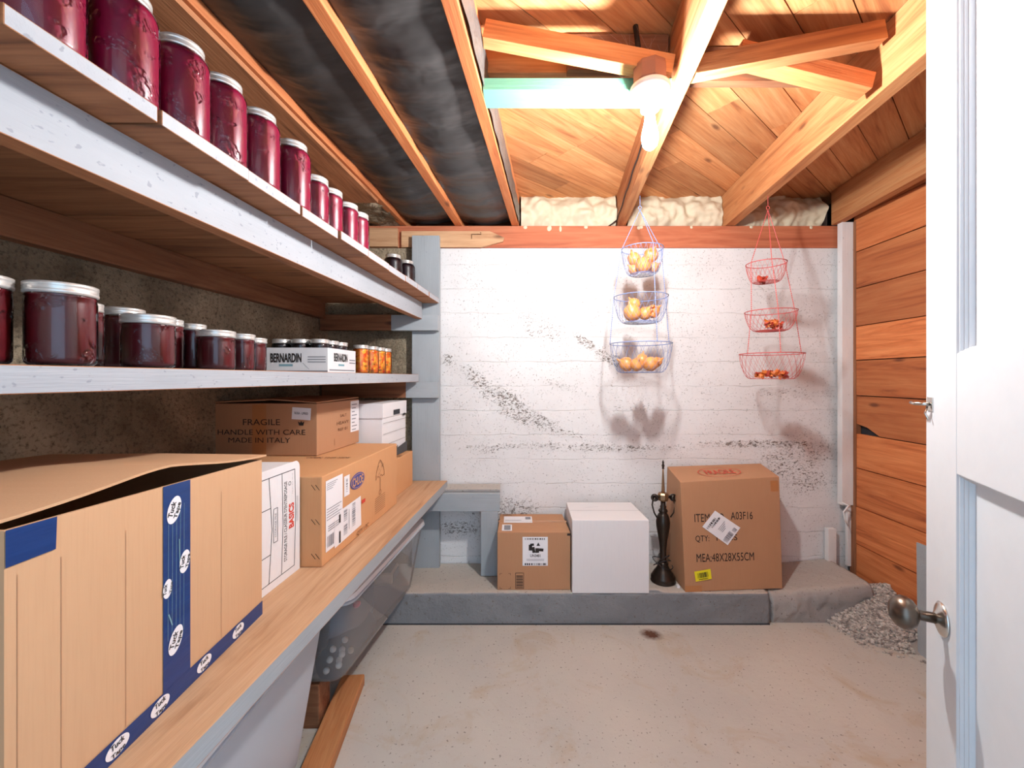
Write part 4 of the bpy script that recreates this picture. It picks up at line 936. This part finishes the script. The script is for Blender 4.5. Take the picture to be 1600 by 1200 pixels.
# ledge, lump, gravel, trim ----------------------------------------
def blob(x0, x1, y0, y1, z1, name, mat, rnd, amp, nx, ny, label=None, cat=None, zend=None):
    """solid lump with a worn front edge"""
    b = MB(); nprof = 16; vs = []
    prof = []
    for k in range(6): prof.append((0, k/6))
    for k in range(6): a = k/5*PI/2; prof.append((-1, a))
    n2 = nx
    ringn = None
    for i in range(n2+1):
        X = x0+(x1-x0)*i/n2; row = []
        zz = z1 if zend is None else z1+(zend-z1)*(i/n2)**1.5
        for k in range(8): row.append((y0, (zz-rnd)*k/8))
        for k in range(6): a = k/5*PI/2; row.append((y0+rnd-rnd*math.cos(a), zz-rnd+rnd*math.sin(a)))
        for k in range(1, ny+1): row.append((y0+rnd+(y1-y0-rnd)*k/ny, zz))
        for (yy, z) in row:
            q = Vector((X*6, yy*6, z*6)); d = amp*noise.noise(q)+amp*.5*noise.noise(q*4); top = max(0, min(1, (z-.005)/.02))
            fr_ = 1 if yy < y0+rnd*.7 else 0
            vs.append(Vector((X, yy+(d*top if fr_ else 0), z+d*.25*top)))
        ringn = len(row)
    fs = []
    for i in range(n2):
        for k in range(ringn-1): a = i*ringn+k; fs.append((a, a+ringn, a+ringn+1, a+1))
    c0 = len(vs); vs += [Vector((x0, y1, 0)), Vector((x1, y1, 0))]
    fs += [tuple([c0]+list(range(ringn))), tuple([c0+1]+[n2*ringn+k for k in range(ringn)][::-1])]
    b.add(vs, fs, smooth=True); o = b.build(name, M[mat], Mx=Matrix.Identity(4)); 
    if label: tag(o, label, cat)
    return o
blob(-1.03, 1.262, 2.072, 2.405, LZ, 'concrete_ledge', 'ledge', .010, .006, 200, 8, 'long grey painted concrete ledge along the foot of the far wall', 'ledge')
blob(1.285, 1.79, 2.085, 2.405, LZ-.008, 'concrete_footing', 'lump', .055, .016, 60, 8, 'rough rounded concrete lump continuing the ledge toward the plank wall', 'ledge', zend=LZ+.03)
b = MB(); b.box(1.262, 1.285, 2.12, 2.40, .0, LZ-.01); tag(b.build('joint_filler', M['lump'], Mx=Matrix.Identity(4)), 'crumbly joint between the grey ledge and the rounded lump', 'joint')
b = MB(); b.box(-1.03, 1.262, 2.066, 2.10, 0, .0035); tag(b.build('joint_crack', M['dark'], Mx=Matrix.Identity(4)), 'dark crack line where the grey ledge meets the floor', 'crack')
# gravel
def gh(x, y):
    dx = (1.885-x)/.34; dy = (y-2.12)/.30; r = math.sqrt(dx*dx+dy*dy); return .17*max(0, 1-r)**.9
b = MB(); n = 40
for i in range(n+1):
    for j in range(n+1):
        X = 1.55+.345*i/n; Y = 1.80+.60*j/n; b.v.append(Vector((X, Y, gh(X, Y)-.006)))
for i in range(n):
    for j in range(n): a = i*(n+1)+j; b.f.append([a, a+1, a+n+2, a+n+1]); b.mi.append(0); b.r.append(.2); b.smooth.append(True)
rr = random.Random(5); cnt = 0
while cnt < 3000:
    X = rr.uniform(1.55, 1.885); Y = rr.uniform(1.78, 2.40); h_ = gh(X, Y)
    if h_ < .004 and rr.random() > .08: continue
    if X < 1.79 and Y > 2.09: continue
    if h_ < .004 and gh(X+.05, Y+.04) < .001: continue
    if Y < 1.89 and X > 1.765: continue
    s = rr.uniform(.003, .0075); cb = [Vector((rr.uniform(.5, 1)*sx, rr.uniform(.5, 1)*sy, rr.uniform(.4, 1)*sz))*s+Vector((X, Y, max(0, h_)+s*.3)) for sz in (-1, 1) for sx, sy in ((-1, -1), (1, -1), (1, 1), (-1, 1))]
    b.hexa(cb, r=rr.random()*.98+.01); cnt += 1
o = b.build('gravel_pile', M['gravel'], Mx=Matrix.Identity(4)); tag(o, 'small pile of grey gravel at the foot of the plank wall', 'gravel', kind='stuff')
# leaf
b = MB(); p0 = P(1423, 1007, 1.9); p0.z = .004
b.add([p0+Vector(v) for v in ((-.03, .005, 0), (-.01, -.012, .006), (.02, -.015, .002), (.032, -.002, .008), (.01, .012, .004), (-.012, .014, .009))], [(0, 1, 5), (1, 2, 3, 4, 5)]); tag(b.build('dry_leaf', M['leaf']), 'curled orange-brown scrap lying in front of the gravel', 'leaf')
# white trim, stud, lower remains
o = board('trim_board', (1.868, 2.365, .50), (1.868, 2.365, 2.075), .066, .035, M['wtrim'], side=(1, 0, 0)); tag(o, 'white painted upright board in the right corner, broken off low down', 'trim board')
o = board('corner_stud', (1.911, 2.350, .0), (1.911, 2.350, 2.075), .030, .040, M['old'], side=(1, 0, 0)); tag(o, 'narrow red-brown wooden stud between the white trim and the plank wall', 'stud')
o = board('trim_remnant', (1.893, 2.372, .155), (1.893, 2.372, .495), .030, .02, M['wtrim'], side=(1, 0, 0)); tag(o, 'splintered lower strip of the white corner trim', 'trim board')
o = board('trim_stub', (1.798, 2.385, .165), (1.798, 2.385, .36), .045, .03, M['wtrim'], side=(1, 0, 0)); tag(o, 'short white wooden stub left of the corner trim, standing on the lump', 'trim board')
b = MB(); p = [P(1316, 786, 2.33), P(1326, 790, 2.32), P(1318, 800, 2.31), P(1320, 812, 2.31), P(1325, 822, 2.31)]; b.tube(p, [.006, .006, .004, .003, .0025], 6); b.tube([P(1311, 786, 2.335), P(1327, 790, 2.32)], .004, 6); tag(b.build('wall_hook', M['wtrim']), 'white painted metal hook at the broken end of the corner trim', 'hook')
# grey panel leaning by the door
b = MB(); b.hexa([(1.782, 1.855, 0), (1.790, 1.858, 0), (1.83, 1.2, 0), (1.822, 1.2, 0), (1.790, 1.870, .48), (1.798, 1.873, .48), (1.838, 1.2, .48), (1.830, 1.2, .48)][:8]); tag(b.build('grey_panel', M['gpaint']), 'thin grey panel standing on the floor behind the door edge', 'panel')

# ------------------------------------------------------------------ hanging baskets
def basket(hang, tiers, mat, label, angs, name='hanging_basket'):
    t = thing(name, label, 'basket', hang)
    cx, cy = hang[0], hang[1]
    b = MB(); b.tube([hang, (cx, cy, hang[2]-.05)], .0013, 5)
    pts = [(cx+.008*math.sin(a), cy, hang[2]-.058+.008*math.cos(a)) for a in [k*PI/6 for k in range(12)]]; b.tube(pts, .0014, 5, closed=True); b.build('hook', M[mat], t)
    top = Vector((cx, cy, hang[2]-.068)); prev = [(top, a) for a in angs]
    for (ccx, ccz, R, rb, dep) in tiers:
        C = Vector((ccx, cy, ccz)); bk = thing_child('basket_tier', t)
        b = MB(); b.tube([C+Vector((R*math.cos(a), R*math.sin(a), 0)) for a in [2*PI*k/40 for k in range(40)]], .0020, 6, closed=True); rim = b.build('rim', M[mat], bk)
        b = MB(); n = 26
        def pt(th, s): # s 0 rim .. 1 base edge, then 1..2 toward the middle of the base
            if s <= 1: r = R+(rb-R)*(s**1.3); z = -dep*math.sin(s*PI/2)**.9 if s > 0 else 0
            else: r = rb*(2-s); z = -dep
            return C+Vector((r*math.cos(th), r*math.sin(th), z))
        for k in range(n):
            for sg in (1, -1):
                a0 = 2*PI*k/n; b.tube([pt(a0+sg*.62*s, s) for s in [i/7 for i in range(8)]], .00055, 4, cap=False)
        b.tube([pt(2*PI*k/24, 1) for k in range(24)], .0013, 5, closed=True)
        for k in range(-5, 6):
            d = k/6*rb; hlf = math.sqrt(rb*rb-d*d)
            b.tube([C+Vector((d, -hlf, -dep)), C+Vector((d, hlf, -dep))], .00055, 4, cap=False); b.tube([C+Vector((-hlf, d, -dep)), C+Vector((hlf, d, -dep))], .00055, 4, cap=False)
        b.build('wire_mesh', M[mat], bk)
        nxt = []
        for (p, a) in prev:
            q = C+Vector((R*math.cos(a), R*math.sin(a), 0)); L_n = (q-p).length; m = max(4, int(L_n/.005)); b = MB()
            b.tube([p.lerp(q, i/m) for i in range(m+1)], [.0024 if i % 2 else .0009 for i in range(m+1)], 5); b.build('chain', M[mat], t); nxt.append((q, a))
        prev = nxt
    return t
def thing_child(name, parent):
    o = bpy.data.objects.new(name, None); return finish(o, W[parent].copy(), parent)
Yb = 2.0
def tier(px, py, wpx, dpx, rbpx): p = P(px, py, Yb); s = Yb/F; return (p.x, p.z, wpx/2*s, rbpx/2*s, dpx*s)
basket((.606, Yb, 2.072), [tier(1003.5, 389, 63, 40, 38), tier(1001, 464, 82, 40, 52), tier(1001, 537, 94, 45, 62)], 'wblue', 'three tier blue wire basket holding onions, hung from the bulb joist', (.12, PI-.12, -1.35))
basket((1.212, Yb, 2.072), [tier(1197, 412, 56, 29, 34), tier(1204, 487, 72, 30, 42), tier(1205, 553, 89, 39, 58)], 'wred', 'three tier red wire basket with onion skins, hung from the heavy joist', (-.1, PI+.25, -1.85))
# onions
def onion_mesh():
    b = MB(); pr = [(0, -.036), (.008, -.035), (.024, -.027), (.034, -.010), (.036, .004), (.031, .020), (.020, .031), (.010, .037), (.006, .044), (.004, .054), (0, .056)]
    b.lathe(pr, n=20)
    for v in b.v: v += Vector((.002*noise.noise(v*40), .002*noise.noise(v*40+Vector((5, 5, 5))), .002*noise.noise(v*30)))
    return b
om = onion_mesh().build('onion', M['onion'], Mx=Matrix.Identity(4)); ofirst = True
def onion(px, py, rp, dy, label, group, tilt=(0, 0)):
    global ofirst
    if ofirst: o = om; ofirst = False
    else: o = om.copy(); col.objects.link(o)
    p = P(px, py, Yb+dy); s = 1.1*rp*(Yb+dy)/F/.036
    o.matrix_basis = Matrix.Translation(p) @ Matrix.Rotation(tilt[0], 4, 'X') @ Matrix.Rotation(tilt[1], 4, 'Y') @ Matrix.Scale(s, 4)
    tag(o, label, 'onion', group)
tier_n = ['top', 'middle', 'lowest']
for (px, py, r, dy, lb, tl) in ((991, 405, 9.5, .01, 'onion at the left of the heap in the top blue basket', (.3, -.4)), (1017, 399, 10.5, .015, 'onion highest on the right in the top blue basket', (-.2, .5)), (1006, 414, 11.5, -.03, 'large onion at the front middle of the top blue basket', (1.3, .1)),
                         (991, 421, 8, .02, 'onion low on the left in the top blue basket', (.4, -1)), (1020, 418, 8, .01, 'onion low on the right in the top blue basket', (.4, 1.0))):
    onion(px, py, r, dy, lb, 'onions in the top blue basket', tl)
for (px, py, r, dy, lb, tl) in ((988, 489, 12.5, -.02, 'large round onion at the left of the middle blue basket', (.5, -.4)), (991, 475, 8.5, .02, 'onion on top at the left of the middle blue basket', (-.3, -.6)), (1008, 490, 9.5, .0, 'onion at the centre of the middle blue basket', (.7, .4)), (1020, 487, 9.5, .01, 'onion beside the loose papery skins at the right of the middle blue basket', (.2, .9))):
    onion(px, py, r, dy, lb, 'onions in the middle blue basket', tl)
for (px, py, r, dy, lb, tl) in ((979, 569, 10.5, 0, 'onion at the far left of the lowest blue basket', (.3, -1.1)), (995, 570, 9.5, -.03, 'onion in front, left of centre, in the lowest blue basket', (1.0, 0)), (1003, 563, 9, .03, 'onion at the back centre of the lowest blue basket', (-.2, .2)), (1016, 569, 10.5, -.01, 'plump onion at the right of the lowest blue basket', (.4, 1.2)), (1026, 566, 7.5, .03, 'small onion at the far right of the lowest blue basket', (.1, 1.0))):
    onion(px, py, r, dy, lb, 'onions in the lowest blue basket', tl)
def peels(px, py, wr, n, hz, label, seed, mats=('peel', 'peelr')):
    rr = random.Random(seed); b = MB(); c = P(px, py, Yb)
    for k in range(n):
        a = rr.uniform(0, 2*PI); r = wr*math.sqrt(rr.random()); p = c+Vector((r*math.cos(a), r*math.sin(a), rr.uniform(0, hz)*(1-r/wr*.5)))
        ax = Vector((rr.uniform(-1, 1), rr.uniform(-1, 1), rr.uniform(-1, 1))).normalized(); R = Matrix.Rotation(rr.uniform(0, 6.28), 3, ax); s = rr.uniform(.012, .022); vs = []; m = 5
        for i in range(m):
            for j in range(m):
                u = (i/(m-1)-.5); v = (j/(m-1)-.5); vs.append(p+R @ Vector((u*s*1.3*(1-.8*abs(v)), v*s*2, (u*u+v*v)*s*1.6)))
        b.add(vs, [(i*m+j, (i+1)*m+j, (i+1)*m+j+1, i*m+j+1) for i in range(m-1) for j in range(m-1)], rr.choice((0, 0, 1)), smooth=True)
    tag(b.build('onion_skins', [M[m] for m in mats]), label, 'onion skins', kind='stuff')
peels(1190, 438, .018, 8, .012, 'few red onion skins in the top red basket', 1, ('peelr', 'peelr'))
peels(1207, 510, .040, 26, .025, 'orange onion skins heaped in the middle red basket', 2)
peels(1205, 588, .062, 44, .020, 'orange and red onion skins spread in the lowest red basket', 3)
peels(1018, 490, .03, 10, .02, 'loose papery onion skins in the middle blue basket', 4, ('peel', 'peel'))

# ------------------------------------------------------------------ bins under the bench
def bin_(x_n0, x_n1, y0, x_f0, x_f1, y1, z0, z1, taper, rad, mat, name, label, lip=.010):
    t = thing(name, label, 'storage bin', ((x_n0+x_n1)/2, (y0+y1)/2, z0))
    def ring(z, ins):
        c = [(x_n0+ins, y0+ins), (x_n1-ins, y0+ins), (x_f1-ins, y1-ins), (x_f0+ins, y1-ins)]; out = []
        for k in range(4):
            p = Vector(c[k]); a = (Vector(c[k-1])-p).normalized(); bq = (Vector(c[(k+1) % 4])-p).normalized()
            for i in range(6):
                s = i/5; q = (p+a*rad)*(1-s)**2+p*2*s*(1-s)+(p+bq*rad)*s*s; out.append(Vector((q.x, q.y, z)))
        return out
    b = MB(); rs = [ring(z0, taper+.012), ring(z0+.006, taper+.003), ring(z0+.02, taper)]+[ring(z0+.02+(z1-z0-.02)*k/4, taper*(1-k/4)) for k in range(1, 5)]
    n = len(rs[0]); vs = [v for r in rs for v in r]; fs = [(i*n+k, i*n+(k+1) % n, (i+1)*n+(k+1) % n, (i+1)*n+k) for i in range(len(rs)-1) for k in range(n)]+[tuple(range(n))[::-1]]
    b.add(vs, fs, smooth=True); b.build('bin_body', M[mat], t)
    b = MB(); r1 = ring(z1, -.001); r2 = ring(z1, -lip); r3 = ring(z1+.007, -lip); r4 = ring(z1+.009, -.001); vs = r1+r2+r3+r4
    b.add(vs, [(j*n+k, j*n+(k+1) % n, ((j+1) % 4)*n+(k+1) % n, ((j+1) % 4)*n+k) for j in range(4) for k in range(n)], smooth=True); b.build('bin_rim', M['binmilk'], t)
    return t, ring
t1, rg = bin_(-.98, -.545, 1.41, -.90, -.455, 2.20, .154, .450, .045, .05, 'binclear', 'clear_bin', 'clear plastic bin of odds and ends under the bench, far one resting on the ledge')
b = MB(); r1 = rg(.461, -.008); r2 = rg(.476, -.006); r3 = rg(.480, .012); n = len(r1); b.add(r1+r2+r3, [(k, (k+1) % n, n+(k+1) % n, n+k) for k in range(n)]+[(n+k, n+(k+1) % n, 2*n+(k+1) % n, 2*n+k) for k in range(n)]+[tuple(range(2*n, 3*n)), tuple(range(n))[::-1]]); b.build('bin_lid', M['cardw'], t1)
t2, rg = bin_(-1.03, -.615, .72, -1.0, -.598, 1.365, .03, .44, .05, .05, 'binmilk', 'milky_bin', 'milky white plastic bin under the bench, nearest the camera')
b = MB(); r1 = rg(.451, -.008); r2 = rg(.466, -.006); b.add(r1+r2, [(k, (k+1) % n, n+(k+1) % n, n+k) for k in range(n)]+[tuple(range(n, 2*n)), tuple(range(n))[::-1]]); b.build('bin_lid', M['cardw'], t2)
# contents of the clear bin
b = MB(); C = Vector((-.60, 2.0, .165)); 
b.box(-.64, -.55, 1.93, 2.06, .26, .31); o = thing('solar_light', 'cream solar lamp head with a dark panel, inside the clear bin', 'lamp', (-.595, 1.99, .26))
b.build('housing', M['creamp'], o, bevel=.012); b = MB(); b.box(-.63, -.56, 1.945, 2.045, .310, .313); b.build('solar_panel', M['solar'], o)
b = MB(); b.box(-.549, -.547, 1.95, 2.04, .268, .302); b.build('side_panel', M['solar'], o)
rr = random.Random(8); bp = []
for k in range(9):
    p = Vector((rr.uniform(-.66, -.62), rr.uniform(1.50, 1.60), .175+.016*(k//3)+rr.uniform(0, .01)))
    p = Vector((-.655+.022*(k % 3), 1.49+.028*((k*2) % 5), .176+.020*(k//3))); b = MB(); b.sphere(p, .0115, 12); bp.append(p)
    tag(b.build('white_ball', M['pebble']), 'small white ball at the near end inside the clear bin', 'ball', 'white balls in the clear bin')
for k, p in enumerate([(-.615, 1.70, .345), (-.62, 1.80, .352), (-.61, 1.66, .32)]):
    b = MB(); b.sphere(p, .014, 12, (1, 1.5, .8)); tag(b.build('pink_bead', M['pink']), 'bright pink glossy bead inside the clear bin', 'bead', 'pink beads in the clear bin')
def lumpc(c, s, name, mat, label, cat, seed, n=24):
    b = MB(); b.sphere((0, 0, 0), 1, n)
    for i, v in enumerate(b.v):
        d = 1+.22*noise.noise(v*1.6+Vector((seed, 0, 0)))+.08*noise.noise(v*5+Vector((0, seed, 0))); v.x *= d; v.y *= d; v.z *= d
        b.v[i] = Vector((c[0]+v.x*s[0], c[1]+v.y*s[1], c[2]+max(-.9, v.z)*s[2]))
    return tag(b.build(name, M[mat]), label, cat)
lumpc((-.70, 1.80, .27), (.10, .20, .10), 'cloth_bundle', 'cloth', 'bluish grey cloth bundle inside the clear bin', 'cloth', 3)
lumpc((-.72, 1.53, .29), (.055, .07, .095), 'dark_bundle', 'dark', 'dark rolled bundle at the near end inside the clear bin', 'bundle', 8)
lumpc((-.78, 1.05, .18), (.12, .2, .11), 'cloth_bundle', 'cardw', 'pale cloth seen dimly inside the milky bin', 'cloth', 12)
# wooden skids on the floor
o = board('floor_board', (-.545, .75, .021), (-.625, 1.665, .021), .088, .04, M['fir'], side=(1, 0, 0), bevel=.006); tag(o, 'orange-brown board lying flat on the floor in front of the clear bin', 'timber')
o = board('timber_skid', (-1.0, 1.50, .076), (-.665, 1.50, .076), .09, .152, M['old'], side=(0, 1, 0), bevel=.004); tag(o, 'dark timber block under the near end of the clear bin', 'timber')

# ------------------------------------------------------------------ door
E = Vector((.742, .757)); dd = Vector((-.454, -.891)); dd.normalize(); nn = Vector((-dd.y*-1*-1, dd.x)); nn = Vector((dd.y, -dd.x)); 
if nn.x > 0: nn = -nn
# local frame: x along door toward the hinge, y = out of the visible face, z up
Dm = Matrix(((dd.x, nn.x, 0, E.x), (dd.y, nn.y, 0, E.y), (0, 0, 1, .012), (0, 0, 0, 1)))
t = bpy.data.objects.new('door_1', None); finish(t, Dm, None); t['kind'] = 'structure'; t['label'] = 'white panelled door standing open at the right'
DW, DH, TH = .76, 1.955, .035
def dbox(b, x0, x1, y0, y1, z0, z1, mi=0):
    c = [(x0, y0, z0), (x1, y0, z0), (x1, y1, z0), (x0, y1, z0), (x0, y0, z1), (x1, y0, z1), (x1, y1, z1), (x0, y1, z1)]; b.hexa([Dm @ Vector(p) for p in c], mi)
ST = .112; zr1 = EYE-(740-CY)*.659/F-.012; zr2 = EYE-(553-CY)*.659/F-.012
b = MB(); dbox(b, 0, ST, -TH, 0, 0, DH); b.build('stile', M['door'], t, Dm, bevel=.0015)
b = MB(); dbox(b, DW-ST, DW, -TH, 0, 0, DH); b.build('stile', M['door'], t, Dm, bevel=.0015)
for z0, z1 in ((0, .20), (zr1, zr2), (DH-.11, DH)):
    b = MB(); dbox(b, ST+.0005, DW-ST-.0005, -TH, -.0002, z0, z1); b.build('rail', M['door'], t, Dm, bevel=.001)
for z0, z1 in ((.20, zr1), (zr2, DH-.11)):
    b = MB(); dbox(b, ST-.005, DW-ST+.005, -TH+.008, -.0175, z0-.005, z1+.005); b.build('panel', M['door'], t, Dm)
    # moulding around the panel
    prof = [(.0, -.0003), (.002, -.003), (.0035, -.003), (.005, -.007), (.0065, -.007), (.008, -.011), (.0095, -.011), (.011, -.0168), (.0112, -.018), (0, -.018)]
    b = MB(); cs = [(ST, z0, 1, 1), (DW-ST, z0, -1, 1), (DW-ST, z1, -1, -1), (ST, z1, 1, -1)]; vs = []
    for (x, z, sx, sz) in cs:
        for (o_, y) in prof: vs.append(Dm @ Vector((x+o_*sx, y, z+o_*sz)))
    m = len(prof); b.add(vs, [(i*m+k, i*m+(k+1) % m, ((i+1) % 4)*m+(k+1) % m, ((i+1) % 4)*m+k) for i in range(4) for k in range(m)]); b.build('moulding', M['door'], t, Dm)
kz = .81-.012; kx = .066
def dl(x, y, z): return Dm @ Vector((x, y, z))
ax = Vector((nn.x, nn.y, 0))
k = thing_child('door_knob', t); W[k] = Dm.copy()
b = MB(); pr = [(0, 0), (.026, 0), (.027, .002), (.022, .005), (.013, .008), (.010, .010), (0, .010)]; b.lathe(pr, dl(kx, 0, kz), 32, axis=ax)
for i, v in enumerate(b.v): b.v[i] = Vector((v.x, v.y, dl(kx, 0, kz).z+(v.z-dl(kx, 0, kz).z)*1.05))
b.build('rosette', M['chrome'], k, Dm)
b = MB(); b.lathe([(0, .008), (.0085, .008), (.0085, .030), (.010, .032), (0, .032)], dl(kx, 0, kz), 20, axis=ax); b.build('knob_neck', M['pewter'], k, Dm)
b = MB(); b.lathe([(0, .030), (.012, .031), (.022, .037), (.0265, .045), (.027, .052), (.023, .061), (.014, .067), (0, .069)], dl(kx, 0, kz), 32, axis=ax); b.build('knob', M['pewter'], k, Dm)
b = MB(); hz = EYE-(632-CY)*.73/F-.012
dbox(b, .008, .030, 0, .0015, hz-.012, hz+.012); b.build('latch_plate', M['chrome'], t, Dm)
b = MB(); b.tube([dl(.02, .002, hz), dl(.016, .012, hz), dl(.006, .018, hz), dl(-.008, .018, hz+.001)], .003, 8); b.tube([dl(.018, .004, hz-.004), dl(.021, .008, hz-.016), dl(.027, .006, hz-.026)], .0014, 6); b.build('latch_hook', M['chrome'], t, Dm)

for o in list(bpy.data.objects):
    if o.name.startswith('x') and o.type == 'EMPTY': bpy.data.objects.remove(o)
